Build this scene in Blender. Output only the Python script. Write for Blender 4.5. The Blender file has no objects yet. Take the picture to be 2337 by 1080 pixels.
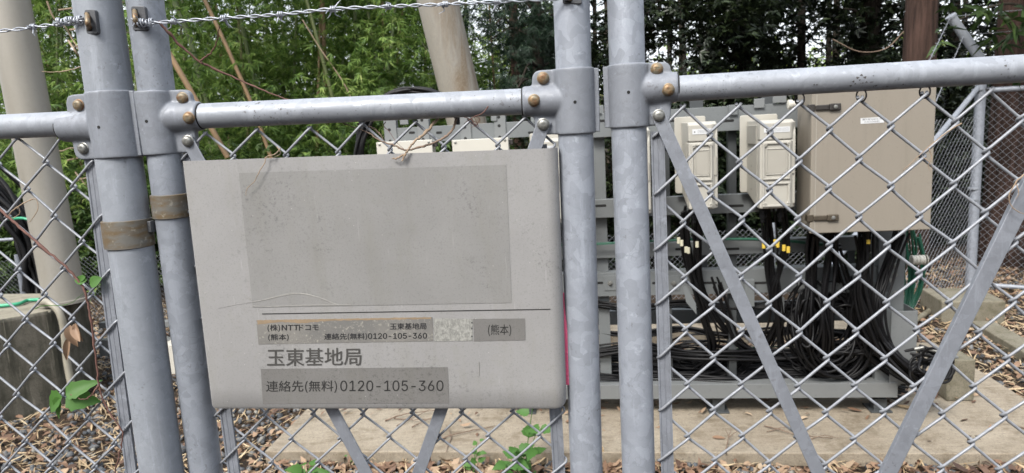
import bpy, bmesh, math, random
import numpy as np
from mathutils import Vector, Matrix
random.seed(7); rng = np.random.default_rng(7)
C = bpy.context.scene.collection
R = math.radians

# ------------------------------------------------------------------ camera
F, NX, NY, CX, CY, H = 1550.0, 522.3, 9947.0, 1168.5, 540.0, 1.5
_n = np.array([NX, NY, F]); _n /= np.linalg.norm(_n)
_y = np.array([0, 0, 1.0]); _y = _y - _n * _y.dot(_n); _y /= np.linalg.norm(_y)
_x = np.cross(_n, _y)
if _x[0] < 0: _x = -_x
cam = bpy.data.objects.new('camera', bpy.data.cameras.new('camera')); C.objects.link(cam)
cam.data.sensor_width = 36; cam.data.lens = 36 * F / 2337; cam.data.clip_start = .02; cam.data.clip_end = 400
cr = Vector((_x[0], _y[0], -_n[0])); cu = Vector((-_x[1], -_y[1], _n[1])); cb = Vector((-_x[2], -_y[2], _n[2]))
M = Matrix((cr, cu, cb)).transposed().to_4x4(); M.translation = (0, 0, H)
cam.matrix_world = M
cam.data.dof.use_dof = True; cam.data.dof.focus_distance = 1.05; cam.data.dof.aperture_fstop = 11
bpy.context.scene.camera = cam
# ------------------------------------------------------------------ light
sc = bpy.context.scene
SUN_EL, SUN_AZ = 47, 212           # from behind and a little to one side of the camera
w = bpy.data.worlds.new("World"); sc.world = w; w.use_nodes = True
nt = w.node_tree; bg = nt.nodes['Background']
sky = nt.nodes.new('ShaderNodeTexSky'); sky.sky_type = 'NISHITA'; sky.sun_disc = False
sky.sun_elevation = R(SUN_EL); sky.sun_rotation = R(SUN_AZ); sky.air_density = 1.6; sky.dust_density = 6; sky.ozone_density = 1.0
hs = nt.nodes.new('ShaderNodeHueSaturation'); hs.inputs['Saturation'].default_value = .42
nt.links.new(sky.outputs[0], hs.inputs['Color']); cm = nt.nodes.new('ShaderNodeMix'); cm.data_type = 'RGBA'; cm.inputs[0].default_value = .6; cm.inputs[7].default_value = (6.0, 6.4, 7.0, 1)   # thin bright cloud
nt.links.new(hs.outputs[0], cm.inputs[6]); nt.links.new(cm.outputs[2], bg.inputs[0])
bg.inputs[1].default_value = .15
sun = bpy.data.objects.new('sun', bpy.data.lights.new('sun', 'SUN')); C.objects.link(sun)
sun.data.energy = 2.0; sun.data.angle = R(16); sun.data.color = (1, .96, .9)
sd = Vector((math.sin(R(SUN_AZ)) * math.cos(R(SUN_EL)), math.cos(R(SUN_AZ)) * math.cos(R(SUN_EL)), math.sin(R(SUN_EL))))
sun.rotation_euler = sd.to_track_quat('Z', 'Y').to_euler()
vs = sc.view_settings; vs.view_transform = 'Standard'; vs.look = 'None'; vs.gamma = 1; vs.exposure = 1.2
try: sc.cycles.max_bounces = 6; sc.cycles.transparent_max_bounces = 6
except Exception: pass

# ------------------------------------------------------------------ geometry helpers
def ray(px, py):
    p = np.array([(px - CX) / F, (py - CY) / F, 1.0])
    return np.array([p.dot(_x), p.dot(_y), -p.dot(_n)])
EYE = np.array([0, 0, H])
def hit(px, py, pt, nrm):
    d = ray(px, py); return EYE + d * ((np.asarray(pt) - EYE).dot(nrm) / d.dot(nrm))
def on_z(px, py, z): return hit(px, py, (0, 0, z), np.array([0, 0, 1.0]))
def on_y(px, py, y): return hit(px, py, (0, y, 0), np.array([0, 1.0, 0]))
def unit(v): v = np.asarray(v, float); return v / max(np.linalg.norm(v), 1e-12)

class Plane:                         # a fence leaf: U along it, V down it, N towards the street
    def __init__(s, o, psi, rot, tl, a, b):
        U = np.array([math.cos(psi), -math.sin(psi), 0]); n = np.array([0, 0, -1.0]); N = np.cross(U, n)
        if N[1] > 0: N = -N
        V = n * math.cos(tl) + (-N) * math.sin(tl) * 1
        s.U = unit(U * math.cos(rot) + V * math.sin(rot)); s.V = unit(V * math.cos(rot) - U * math.sin(rot))
        N = np.cross(s.U, s.V); s.N = N if N[1] < 0 else -N
        s.o = np.array(o, float); s.a = a; s.b = b
    def px(s, x, y, off=0.0): return hit(x, y, s.o + s.N * off, s.N)
    def at(s, u, v, off=0.0): return s.o + s.U * u + s.V * v + s.N * off
    def uv(s, p): d = np.asarray(p) - s.o; return d.dot(s.U), d.dot(s.V)
PL = Plane((-.7124, 1.0078, 1.4489), R(8.774), R(-.51), R(-.17), .0391, .0395)
PG = Plane((-.3554, .9834, 1.5210), R(4.443), R(.287), R(1.25), .03824, .0395)
PR = Plane((.5016, .8922, 1.4808), R(9.805), R(-.18), R(.136), .03801, .0395); PR.o = PR.o - PR.U * 7 * PR.a - PR.V * PR.b
RY = R(6.8); RU = np.array([math.cos(RY), -math.sin(RY), 0]); RW = np.array([math.sin(RY), math.cos(RY), 0])
def RK(u, w_, z): return RU * u + RW * w_ + np.array([0, 0, z])
def rk(px, py, w_): return hit(px, py, RW * w_, RW)
def ruz(px, py, w_): p = rk(px, py, w_); return p.dot(RU), p[2]

class MB:
    def __init__(s): s.v = []; s.f = []
    def add(s, v, f):
        k = len(s.v); s.v += [tuple(map(float, q)) for q in v]; s.f += [tuple(i + k for i in q) for q in f]; return s
    def box(s, c, ax, size):
        c = np.asarray(c, float); ax = [np.asarray(a, float) * h / 2 for a, h in zip(ax, size)]
        v = [c + ax[0] * i + ax[1] * j + ax[2] * k for i in (-1, 1) for j in (-1, 1) for k in (-1, 1)]
        return s.add(v, [(0, 1, 3, 2), (4, 6, 7, 5), (0, 4, 5, 1), (2, 3, 7, 6), (0, 2, 6, 4), (1, 5, 7, 3)])
    def tube(s, path, r, n=8, cap=True, closed=False):
        P = np.asarray(path, float); m = len(P); rr = np.broadcast_to(np.asarray(r, float), (m,))
        T = np.gradient(P, axis=0) if m > 2 else np.array([P[1] - P[0]] * 2)
        T /= np.maximum(np.linalg.norm(T, axis=1), 1e-12)[:, None]
        ref = np.array([0, 0, 1.0]) if abs(T[0][2]) < .9 else np.array([1.0, 0, 0])
        A = unit(np.cross(T[0], ref)); vs_ = []
        an = np.arange(n) * 2 * math.pi / n; ca, sa = np.cos(an), np.sin(an)
        for i in range(m):
            A = unit(A - T[i] * A.dot(T[i])); B = np.cross(T[i], A)
            vs_.append(P[i] + rr[i] * (ca[:, None] * A + sa[:, None] * B))
        v = np.concatenate(vs_); f = []
        for i in range(m - 1):
            for j in range(n):
                k = (j + 1) % n; f.append((i * n + j, i * n + k, i * n + n + k, i * n + n + j))
        if cap: f.append(tuple(range(n - 1, -1, -1))); f.append(tuple((m - 1) * n + j for j in range(n)))
        return s.add(v, f)
    def prism(s, poly, ext):
        poly = [np.asarray(p, float) for p in poly]; n = len(poly); e = np.asarray(ext, float)
        v = poly + [p + e for p in poly]
        f = [tuple(range(n - 1, -1, -1)), tuple(range(n, 2 * n))] + [(i, (i + 1) % n, n + (i + 1) % n, n + i) for i in range(n)]
        return s.add(v, f)
    def lathe(s, c, axis, prof, n=20):      # prof: (radius, distance along the axis)
        ax = unit(axis); A = unit(np.cross(ax, [0, 0, 1.0] if abs(ax[2]) < .9 else [1.0, 0, 0])); B = np.cross(ax, A)
        v = []; f = []
        for r, h in prof:
            for j in range(n):
                t = 2 * math.pi * j / n; v.append(np.asarray(c) + ax * h + (A * math.cos(t) + B * math.sin(t)) * r)
        for i in range(len(prof) - 1):
            for j in range(n): k = (j + 1) % n; f.append((i * n + j, i * n + k, (i + 1) * n + k, (i + 1) * n + j))
        f.append(tuple(range(n - 1, -1, -1))); f.append(tuple((len(prof) - 1) * n + j for j in range(n)))
        return s.add(v, f)
    def build(s, name, mat, parent=None, smooth=None, bevel=0, segs=2):
        me = bpy.data.meshes.new(name); me.from_pydata(s.v, [], s.f); me.update()
        return link(name, me, mat, parent, smooth, bevel, segs)
def link(name, me, mat, parent=None, smooth=None, bevel=0, segs=2):
    o = bpy.data.objects.new(name, me); C.objects.link(o)
    if mat: me.materials.append(mat)
    if smooth is not None:
        me.polygons.foreach_set('use_smooth', [True] * len(me.polygons))
        if smooth < 180:
            try: me.set_sharp_from_angle(angle=R(smooth))
            except Exception: pass
    if bevel:
        b = o.modifiers.new('b', 'BEVEL'); b.width = bevel; b.segments = segs; b.limit_method = 'ANGLE'; b.angle_limit = R(40)
        try: b.harden_normals = False
        except Exception: pass
    if parent is not None:
        o.parent = parent
        if parent.type == 'EMPTY': o.location = -parent.location
    return o
def quads(name, V, nper, F_, mat, parent=None, smooth=False):
    """V: (k, nper, 3) vertex blocks, F_: list of faces inside one block (all of the same length)"""
    k = len(V); me = bpy.data.meshes.new(name); Fa = np.array(F_); L = Fa.shape[1]
    idx = (Fa[None] + (np.arange(k) * nper)[:, None, None]).reshape(-1)
    me.vertices.add(k * nper); me.vertices.foreach_set('co', np.ascontiguousarray(V, dtype=np.float32).ravel())
    nf = k * len(Fa); me.loops.add(nf * L); me.loops.foreach_set('vertex_index', idx.astype(np.int32))
    me.polygons.add(nf); me.polygons.foreach_set('loop_start', (np.arange(nf) * L).astype(np.int32))
    try: me.polygons.foreach_set('loop_total', np.full(nf, L, dtype=np.int32))
    except Exception: pass
    me.update(calc_edges=True); me.validate()
    o = link(name, me, mat, parent)
    if smooth: me.polygons.foreach_set('use_smooth', [True] * nf)
    return o
def tag(o, label=None, cat=None, group=None, kind=None):
    if label: o['label'] = label
    if cat: o['category'] = cat
    if group: o['group'] = group
    if kind: o['kind'] = kind
    return o
def thing(name, loc, label, cat, group=None):
    o = bpy.data.objects.new(name, None); C.objects.link(o); o.location = Vector([float(q) for q in loc]); o.empty_display_size = .1
    return tag(o, label, cat, group)
def spline(pts, n=8):                 # Catmull-Rom
    P = [np.asarray(p, float) for p in pts]; P = [2 * P[0] - P[1]] + P + [2 * P[-1] - P[-2]]; out = []
    for i in range(1, len(P) - 2):
        for k in range(n):
            t = k / n; out.append(.5 * ((2 * P[i]) + (P[i + 1] - P[i - 1]) * t + (2 * P[i - 1] - 5 * P[i] + 4 * P[i + 1] - P[i + 2]) * t * t + (3 * P[i] - P[i - 1] - 3 * P[i + 1] + P[i + 2]) * t ** 3))
    out.append(P[-2]); return np.array(out)

# ------------------------------------------------------------------ materials
class Mat:
    def __init__(s, name, rough=.6, metal=0, spec=.5):
        s.m = bpy.data.materials.new(name); s.m.use_nodes = True; s.t = s.m.node_tree; s.b = s.t.nodes['Principled BSDF']
        s.b.inputs['Roughness'].default_value = rough; s.b.inputs['Metallic'].default_value = metal; s.b.inputs['Specular IOR Level'].default_value = spec
        s.co = s.t.nodes.new('ShaderNodeTexCoord').outputs['Object']
    def n(s, typ, **k):
        x = s.t.nodes.new(typ)
        for a, v in k.items():
            if a in x.inputs: x.inputs[a].default_value = v
            else: setattr(x, a, v)
        return x
    def map(s, scale=(1, 1, 1), rot=(0, 0, 0), src=None):
        m = s.n('ShaderNodeMapping'); m.inputs['Scale'].default_value = scale; m.inputs['Rotation'].default_value = rot
        s.t.links.new(src or s.co, m.inputs[0]); return m.outputs[0]
    def noise(s, sc_, det=4, rough=.55, co=None, dist=0):
        x = s.n('ShaderNodeTexNoise'); x.inputs['Scale'].default_value = sc_; x.inputs['Detail'].default_value = det; x.inputs['Roughness'].default_value = rough; x.inputs['Distortion'].default_value = dist
        s.t.links.new(co or s.co, x.inputs['Vector']); return x.outputs['Fac']
    def vor(s, sc_, co=None, out='Color', feat='F1'):
        x = s.n('ShaderNodeTexVoronoi'); x.feature = feat; x.inputs['Scale'].default_value = sc_; s.t.links.new(co or s.co, x.inputs['Vector']); return x.outputs[out]
    def ramp(s, src, stops, interp='LINEAR'):
        x = s.n('ShaderNodeValToRGB'); x.color_ramp.interpolation = interp; e = x.color_ramp.elements
        while len(e) < len(stops): e.new(.5)
        for q, (p, c) in zip(e, stops):
            q.position = p; q.color = (c, c, c, 1) if isinstance(c, (int, float)) else (*c, 1)
        s.t.links.new(src, x.inputs[0]); return x.outputs[0]
    def mix(s, fac, a, b, mode='MIX'):
        x = s.n('ShaderNodeMix'); x.data_type = 'RGBA'; x.blend_type = mode
        for i, v in ((0, fac), (6, a), (7, b)):
            if isinstance(v, (int, float)) : x.inputs[i].default_value = v if i == 0 else (v, v, v, 1)
            elif isinstance(v, tuple): x.inputs[i].default_value = (*v, 1)
            else: s.t.links.new(v, x.inputs[i])
        return x.outputs[2]
    def col(s, src):
        if isinstance(src, tuple): s.b.inputs['Base Color'].default_value = (*src, 1)
        else: s.t.links.new(src, s.b.inputs['Base Color'])
        return s
    def rough(s, src): s.t.links.new(src, s.b.inputs['Roughness']); return s
    def bump(s, src, dist=.001, st=1.0):
        x = s.n('ShaderNodeBump'); x.inputs['Distance'].default_value = dist; x.inputs['Strength'].default_value = st
        s.t.links.new(src, x.inputs['Height']); s.t.links.new(x.outputs[0], s.b.inputs['Normal']); return s

def m_galv(name, base, spangle=.10, sc_=55, metal=.35, rough=.5, dark=.5, pits=True):
    m = Mat(name, rough, metal)
    wco = m.n('ShaderNodeMix'); wco.data_type = 'VECTOR'; wco.inputs[0].default_value = .04
    nn = m.n('ShaderNodeTexNoise'); nn.inputs['Scale'].default_value = 30; m.t.links.new(m.co, nn.inputs['Vector'])
    m.t.links.new(m.co, wco.inputs[4]); m.t.links.new(nn.outputs['Color'], wco.inputs[5])
    v = m.vor(sc_, wco.outputs[1]); bwn = m.n('ShaderNodeSeparateColor'); m.t.links.new(v, bwn.inputs[0])
    lo = tuple(c * (1 - spangle) for c in base); hi = tuple(min(1, c * (1 + spangle)) for c in base)
    c = m.ramp(bwn.outputs[0], [(0, lo), (1, hi)])
    c = m.mix(m.ramp(m.noise(14, 5, .6), [(.35, 0.0), (.75, .55)]), c, tuple(q * .80 for q in base))
    st = m.noise(9, 6, .7, m.map((6, 6, .7)))
    c = m.mix(m.ramp(st, [(.52, 0.0), (.8, .35)]), c, tuple(q * .72 for q in base))
    if pits:
        ed = m.vor(sc_ * .9, wco.outputs[1], 'Distance', 'DISTANCE_TO_EDGE'); lm = m.mix(1.0, m.ramp(ed, [(.0, .55), (.035, 0.0)]), m.ramp(m.noise(18, 3), [(.5, 0.0), (.62, 1.0)]), 'MULTIPLY')
        c = m.mix(lm, c, tuple(q * .62 for q in base))
        pz = m.noise(150, 4, .6); pm = m.mix(1.0, m.ramp(pz, [(.60, 0.0), (.66, dark)]), m.ramp(m.noise(11, 3), [(.5, 0.0), (.64, 1.0)]), 'MULTIPLY'); c = m.mix(pm, c, (.07, .065, .065))
        c = m.mix(m.ramp(m.noise(60, 5, .75, m.map((1, 1, .12))), [(.56, 0.0), (.72, .6)]), c, tuple(min(1, q * 1.4) for q in base))
        c = m.mix(m.ramp(m.noise(26, 6, .75), [(.56, 0.0), (.68, .5)]), c, tuple(q * .74 for q in base))
        c = m.mix(m.ramp(m.noise(45, 5, .7), [(.62, 0.0), (.70, .55)]), c, tuple(min(1, q * 1.5) for q in base))
    c = m.mix(m.ramp(m.noise(480, 2), [(.3, 0.0), (.7, .18)]), c, tuple(q * .7 for q in base))
    m.col(c); m.rough(m.ramp(bwn.outputs[1], [(0, rough - .08), (1, rough + .12)])); m.bump(m.noise(300, 3), .0002, .5)
    return m.m
M_POST = m_galv('galvanised_post', (.262, .284, .325), .16, 70, .15)
M_POSTD = m_galv('galvanised_grey_post', (.235, .254, .285), .07, 90, .12, .55, .4)
M_HOLDER = m_galv('dark_holder_steel', (.075, .078, .085), .08, 90, .3, .5, .3)
M_POSTM = m_galv('galvanised_gate_post', (.222, .241, .275), .14, 70, .15, .5)
M_RAIL = m_galv('galvanised_rail', (.250, .268, .300), .11, 70, .15, .5, .9)
M_CAST = m_galv('galvanised_casting', (.185, .199, .226), .07, 120, .12, .55, .5)
M_WIRE = m_galv('galvanised_wire', (.228, .240, .264), .10, 200, .2, .45, .2, False)
M_BAR = m_galv('galvanised_bar', (.185, .198, .225), .11, 100, .15, .5, .5)
M_BARB = m_galv('barbed_wire_steel', (.33, .35, .39), .12, 300, .45, .42, .2, False)
def m_rack(name, base, var=.10):
    m = Mat(name, .5, .15); c = m.mix(m.ramp(m.noise(6, 5), [(.35, 0.0), (.75, var * 3)]), base, tuple(q * .75 for q in base))
    c = m.mix(m.ramp(m.noise(60, 3), [(.62, 0.0), (.72, .35)]), c, tuple(q * .6 for q in base)); m.col(c); m.bump(m.noise(120, 2), .0004, .4); return m.m
M_RACK = m_rack('rack_steel', (.135, .145, .148)); M_RACKD = m_rack('rack_dark_steel', (.050, .055, .058)); M_RACKL = m_rack('rack_light_steel', (.155, .163, .165))
def m_plain(name, c, rough=.5, metal=0, var=.15, sc_=20, spec=.5, bump=0):
    m = Mat(name, rough, metal, spec); m.col(m.mix(m.ramp(m.noise(sc_, 4), [(.3, 0.0), (.75, 1.0)]), c, tuple(q * (1 - var) for q in c)))
    if bump: m.bump(m.noise(sc_ * 6, 3), bump, .6)
    return m.m
M_CREAM = m_plain('radio_unit_cream', (.335, .322, .285), .55, 0, .10, 9, .4, .0003)
M_CREAMD = m_plain('radio_unit_recess', (.29, .275, .24), .6, 0, .10, 9)
M_CREAML = m_plain('equipment_box_cream', (.43, .415, .37), .5, 0, .05, 9)
def m_box():
    m = Mat('cabinet_beige', .5, 0, .4); b = (.205, .183, .152); c = m.mix(m.ramp(m.noise(3, 5), [(.3, 0.0), (.75, 1.0)]), b, tuple(q * .93 for q in b))
    c = m.mix(m.ramp(m.noise(14, 6, .7, m.map((1.6, 1.6, .10))), [(.50, 0.0), (.72, .40)]), c, (.15, .135, .108)); c = m.mix(m.ramp(m.noise(120, 4, .7), [(.60, 0.0), (.70, .45)]), c, (.12, .105, .085))
    m.col(c); m.rough(m.ramp(m.noise(6, 4), [(.3, .38), (.7, .62)])); m.bump(m.noise(8, 3), .0012, .3); return m.m
M_BOX = m_box()
M_BOXS = m_plain('cabinet_gasket', (.10, .09, .08), .7, 0)
M_BLACK = m_plain('cable_black', (.0055, .0055, .0065), .5, 0, .4, 40, .25)
M_GREEN = m_plain('cable_green', (.010, .085, .050), .45, 0, .25, 30)
M_GREENL = m_plain('hose_green', (.03, .30, .16), .4, 0, .25, 30)
M_WHITE = m_plain('sticker_white', (.50, .51, .52), .45, 0, .05)
M_YEL = m_plain('cable_tag_yellow', (.50, .35, .045), .5, 0, .1); M_TAGW = m_plain('cable_tag_cream', (.42, .40, .30), .5, 0, .1)
M_TEXT = m_plain('lettering_black', (.014, .014, .016), .6, 0, .1); M_TEXTG = m_plain('lettering_grey', (.052, .050, .047), .6, 0, .15, 200)
M_TEXTF = m_plain('lettering_dark_grey', (.017, .0165, .0165), .6, 0, .15, 100)
M_PINK = m_plain('pink_ribbon', (.72, .11, .23), .6, 0, .2)
M_LATCH = m_plain('latch_bronze', (.12, .10, .075), .4, .6, .3, 60); M_LATCHD = m_plain('latch_dark', (.055, .05, .047), .45, .5, .3, 60)
M_SILV = m_plain('bolt_silver', (.25, .25, .235), .4, .6, .35, 300); M_HOLE = m_plain('hole_black', (.008, .008, .008), .9)
M_TWIG = m_plain('twig_bark', (.18, .125, .09), .8, 0, .5, 90); M_TWIGR = m_plain('twig_reddish', (.14, .065, .05), .8, 0, .5, 90); M_TWIGP = m_plain('twig_pale', (.30, .22, .15), .8, 0, .4, 90)
def m_bolt():
    m = Mat('bolt_zinc_brown', .5, .45); c = m.mix(m.ramp(m.noise(160, 4), [(.4, 0.0), (.6, 1.0)]), (.205, .140, .075), (.165, .145, .105))
    c = m.mix(m.ramp(m.noise(90, 3), [(.5, 0.0), (.68, 1.0)]), c, (.15, .075, .035)); m.col(c); m.bump(m.noise(500, 3), .0004); return m.m
M_BOLT = m_bolt()
def m_band():
    m = Mat('hinge_band_weathered', .6, .2); c = m.mix(m.ramp(m.noise(30, 5, .6, m.map((1, 1, 3))), [(.4, 0.0), (.6, 1.0)]), (.125, .12, .108), (.115, .082, .045))
    c = m.mix(m.ramp(m.noise(120, 4), [(.6, 0.0), (.7, .7)]), c, (.25, .24, .20)); m.col(c); m.bump(m.noise(200, 3), .0004); return m.m
M_BAND = m_band()
def m_sign(name, base, tint=.85, rough=.5, scl=1.0):
    m = Mat(name, rough, .05); c = m.mix(m.ramp(m.noise(5 * scl, 6, .65), [(.35, 0.0), (.7, 1.0)]), base, tuple(q * tint for q in base))
    c = m.mix(m.ramp(m.noise(16, 7, .75, m.map((1, 1, .18))), [(.50, 0.0), (.72, .55)]), c, (base[0] * .80, base[1] * .79, base[2] * .72))
    c = m.mix(m.ramp(m.noise(22, 8, .8), [(.54, 0.0), (.66, .45)]), c, (base[0] * .86, base[1] * .86, base[2] * .80))
    c = m.mix(m.ramp(m.noise(420, 3, .7), [(.54, 0.0), (.68, .60)]), c, tuple(q * .66 for q in base))
    gr = m.mix(1.0, m.ramp(m.noise(190, 4, .8), [(.55, 0.0), (.62, .8)]), m.ramp(m.noise(9, 4, .7), [(.5, 0.0), (.62, 1.0)]), 'MULTIPLY'); c = m.mix(gr, c, tuple(q * .55 for q in base))
    c = m.mix(m.ramp(m.noise(240, 3, .6, m.map((1, 1, .07))), [(.66, 0.0), (.74, .5)]), c, tuple(min(1, q * 1.25) for q in base))
    c = m.mix(m.ramp(m.vor(60, out='Distance'), [(0.02, .8), (.05, 0.0)]), c, (.40, .39, .37))
    m.col(c); m.rough(m.ramp(m.noise(12, 5), [(.3, rough - .08), (.7, rough + .15)])); m.bump(m.noise(40, 4), .0004, .5); return m.m
M_SIGN = m_sign('sign_painted_metal', (.258, .255, .254), .88)
M_SIGN_D = m_sign('sign_faded_patch', (.215, .213, .209), .88)
M_STICK = m_sign('sign_grey_sticker', (.150, .146, .141), .90)
def m_stick_old():
    m = Mat('sign_peeling_sticker', .55); c = m.mix(m.ramp(m.noise(12, 4), [(.35, 0.0), (.7, 1.0)]), (.130, .127, .121), (.18, .172, .158))
    c = m.mix(m.ramp(m.noise(210, 5, .75), [(.56, 0.0), (.66, .75)]), c, (.30, .29, .25)); m.col(c); m.bump(m.noise(200, 3), .0004); return m.m
M_STICKO = m_stick_old()
def m_resid():
    m = Mat('sign_glue_residue', .7); c = m.mix(m.ramp(m.noise(260, 5, .8, m.map((1, 1, .5))), [(.40, 0.0), (.58, 1.0)]), (.155, .155, .145), (.27, .27, .25)); m.col(c); m.bump(m.noise(250, 4), .0008); return m.m
M_RESID = m_resid()
M_PVC = m_plain('conduit_plastic', (.27, .25, .20), .5, 0, .25, 12)
M_RUSTY = m_plain('sign_rusty_edge', (.25, .185, .12), .7, 0, .3, 60)
def m_conc(name, a, b, sc_=3, dirt=(.16, .13, .09), damt=.8, stain=None):
    m = Mat(name, .85, 0, .3); c = m.mix(m.ramp(m.noise(sc_, 7, .7), [(.38, 0.0), (.64, 1.0)]), a, b)
    c = m.mix(m.ramp(m.noise(sc_ * 4, 7, .75), [(.50, 0.0), (.68, damt)]), c, dirt)
    c = m.mix(m.ramp(m.noise(14, 6, .7, m.map((.5, 3, 1), (0, 0, RY))), [(.48, 0.0), (.66, .5)]), c, tuple(min(1, q * 1.25) for q in a))
    c = m.mix(m.ramp(m.noise(75, 4, .75), [(.55, 0.0), (.66, .75)]), c, tuple(q * .45 for q in a))
    c = m.mix(m.ramp(m.noise(190, 3, .7), [(.35, .45), (.65, 0.0)]), c, tuple(q * .5 for q in b))
    c = m.mix(m.ramp(m.vor(38, out='Distance'), [(.05, .75), (.10, 0.0)]), c, tuple(q * .35 for q in b))
    if stain:
        c = m.mix(m.ramp(m.noise(5, 6, .65, m.map((3, 3, .35))), [(.42, 0.0), (.62, .9)]), c, stain)
        c = m.mix(m.ramp(m.noise(9, 6, .7, m.map((4, 4, .25))), [(.58, 0.0), (.66, .6)]), c, tuple(min(1, q * 1.7) for q in a))
    m.col(c); m.bump(m.noise(120, 5, .75), .004, .8); return m.m
M_SLAB = m_conc('slab_concrete', (.30, .262, .205), (.215, .178, .132), 2.2, (.125, .098, .065), .95)
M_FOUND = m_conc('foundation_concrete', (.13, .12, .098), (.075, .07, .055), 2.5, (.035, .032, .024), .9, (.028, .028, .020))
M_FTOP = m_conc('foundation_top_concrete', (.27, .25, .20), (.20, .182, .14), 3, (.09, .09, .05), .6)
M_BLOCK = m_conc('footing_concrete', (.19, .175, .135), (.14, .125, .09), 4, (.07, .07, .035), .7)
def m_pole(name, brown):
    m = Mat(name, .5, .1); base = (.235, .222, .195)
    c = m.mix(m.ramp(m.noise(2.5, 5, .6, m.map((2, 2, .4))), [(.4, 0.0), (.7, 1.0)]), base, (.19, .175, .145))
    c = m.mix(m.ramp(m.noise(60, 4, .7), [(.5, 0.0), (.8, .25)]), c, (.14, .125, .10))
    if brown:
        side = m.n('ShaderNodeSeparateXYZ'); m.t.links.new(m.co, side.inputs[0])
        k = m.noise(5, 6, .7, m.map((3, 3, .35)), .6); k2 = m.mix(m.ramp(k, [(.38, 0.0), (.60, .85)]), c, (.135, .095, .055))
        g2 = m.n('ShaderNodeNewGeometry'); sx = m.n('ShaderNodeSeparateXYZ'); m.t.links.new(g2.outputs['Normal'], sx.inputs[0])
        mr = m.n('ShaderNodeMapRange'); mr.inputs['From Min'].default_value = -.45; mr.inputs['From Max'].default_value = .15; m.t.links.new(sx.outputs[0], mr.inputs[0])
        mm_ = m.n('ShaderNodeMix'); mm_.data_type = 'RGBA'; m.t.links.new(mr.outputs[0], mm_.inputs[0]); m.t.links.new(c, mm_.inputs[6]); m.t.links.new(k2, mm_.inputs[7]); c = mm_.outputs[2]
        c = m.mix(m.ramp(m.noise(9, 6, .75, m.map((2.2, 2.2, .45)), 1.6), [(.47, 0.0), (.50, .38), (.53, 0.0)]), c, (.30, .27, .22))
    m.col(c); return m.m
M_POLE = m_pole('tower_leg_paint', False); M_POLE2 = m_pole('tower_leg_stained_paint', True)
def m_bark(name, a, b):
    m = Mat(name, .9, 0, .2); x = m.noise(30, 6, .7, m.map((1, 1, .08))); m.col(m.ramp(x, [(.35, b), (.65, a)])); m.bump(x, .03, .9); return m.m
M_CEDAR = m_bark('cedar_bark', (.072, .043, .034), (.022, .014, .011)); M_BARKD = m_bark('dark_bark', (.045, .036, .028), (.014, .011, .009)); M_BARKG = m_bark('grey_bark', (.05, .042, .032), (.02, .017, .013))
def m_culm():
    m = Mat('bamboo_culm', .5); oi = m.n('ShaderNodeObjectInfo'); c = m.ramp(oi.outputs['Random'], [(0, (.13, .15, .06)), (.5, (.09, .12, .045)), (.85, (.22, .15, .07))]); m.col(c); return m.m
M_CULM = m_culm(); M_CULMD = m_plain('dry_bamboo', (.22, .14, .07), .6, 0, .4, 8)
def m_leaf(name, stops, trans=.35, rough=.55, spec=.35):
    m = Mat(name, rough, 0, spec); g = m.n('ShaderNodeNewGeometry')
    cl = m.noise(1.3, 2); x = m.n('ShaderNodeMath'); x.operation = 'MULTIPLY_ADD'; m.t.links.new(g.outputs['Random Per Island'], x.inputs[0]); x.inputs[1].default_value = .6
    sub = m.n('ShaderNodeMath'); sub.operation = 'MULTIPLY_ADD'; m.t.links.new(cl, sub.inputs[0]); sub.inputs[1].default_value = 1.3; sub.inputs[2].default_value = -.45
    m.t.links.new(sub.outputs[0], x.inputs[2]); c = m.ramp(x.outputs[0], stops); m.col(c)
    if trans:
        tb = m.n('ShaderNodeBsdfTranslucent'); m.t.links.new(c, tb.inputs[0]); ms = m.n('ShaderNodeMixShader'); ms.inputs[0].default_value = trans
        out = m.t.nodes['Material Output']; m.t.links.new(m.b.outputs[0], ms.inputs[1]); m.t.links.new(tb.outputs[0], ms.inputs[2]); m.t.links.new(ms.outputs[0], out.inputs[0])
    return m.m
M_BAMB = m_leaf('bamboo_leaves', [(0, (.040, .075, .020)), (.35, (.09, .165, .040)), (.7, (.21, .32, .07)), (1, (.36, .42, .14))], .45)
M_BROAD = m_leaf('evergreen_leaves', [(0, (.006, .010, .006)), (.5, (.013, .021, .010)), (1, (.042, .060, .022))], .12, .4)
M_CONIF = m_leaf('conifer_needles', [(0, (.007, .016, .010)), (.5, (.015, .034, .019)), (1, (.034, .066, .032))], .15)
M_SHRUB = m_leaf('shrub_leaves', [(0, (.012, .026, .008)), (.5, (.030, .060, .014)), (1, (.08, .13, .03))], .3)
M_BRIGHT = m_leaf('sunlit_leaves', [(0, (.14, .22, .03)), (.5, (.24, .34, .06)), (1, (.38, .45, .12))], .5)
M_SEED = m_leaf('seedling_leaves', [(0, (.035, .105, .022)), (.5, (.06, .15, .03)), (1, (.10, .21, .045))], .35)
M_DRY = m_leaf('leaf_litter', [(0, (.040, .022, .016)), (.25, (.105, .062, .042)), (.5, (.195, .118, .075)), (.75, (.29, .205, .135)), (1, (.40, .32, .23))], .1, .6)
M_STRAW = m_leaf('straw_litter', [(0, (.17, .115, .065)), (.5, (.35, .26, .155)), (1, (.50, .41, .27))], .1, .6)
def m_stone():
    m = Mat('gravel_stone', .75, 0, .4); g = m.n('ShaderNodeNewGeometry'); c = m.ramp(g.outputs['Random Per Island'], [(0, (.022, .026, .032)), (.55, (.068, .074, .082)), (.85, (.13, .13, .13)), (1, (.21, .20, .17))])
    c = m.mix(m.ramp(m.noise(60, 4), [(.5, 0.0), (.8, .5)]), c, (.2, .19, .17)); m.col(c); m.bump(m.noise(90, 3), .003); return m.m
M_STONE = m_stone()
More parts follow.
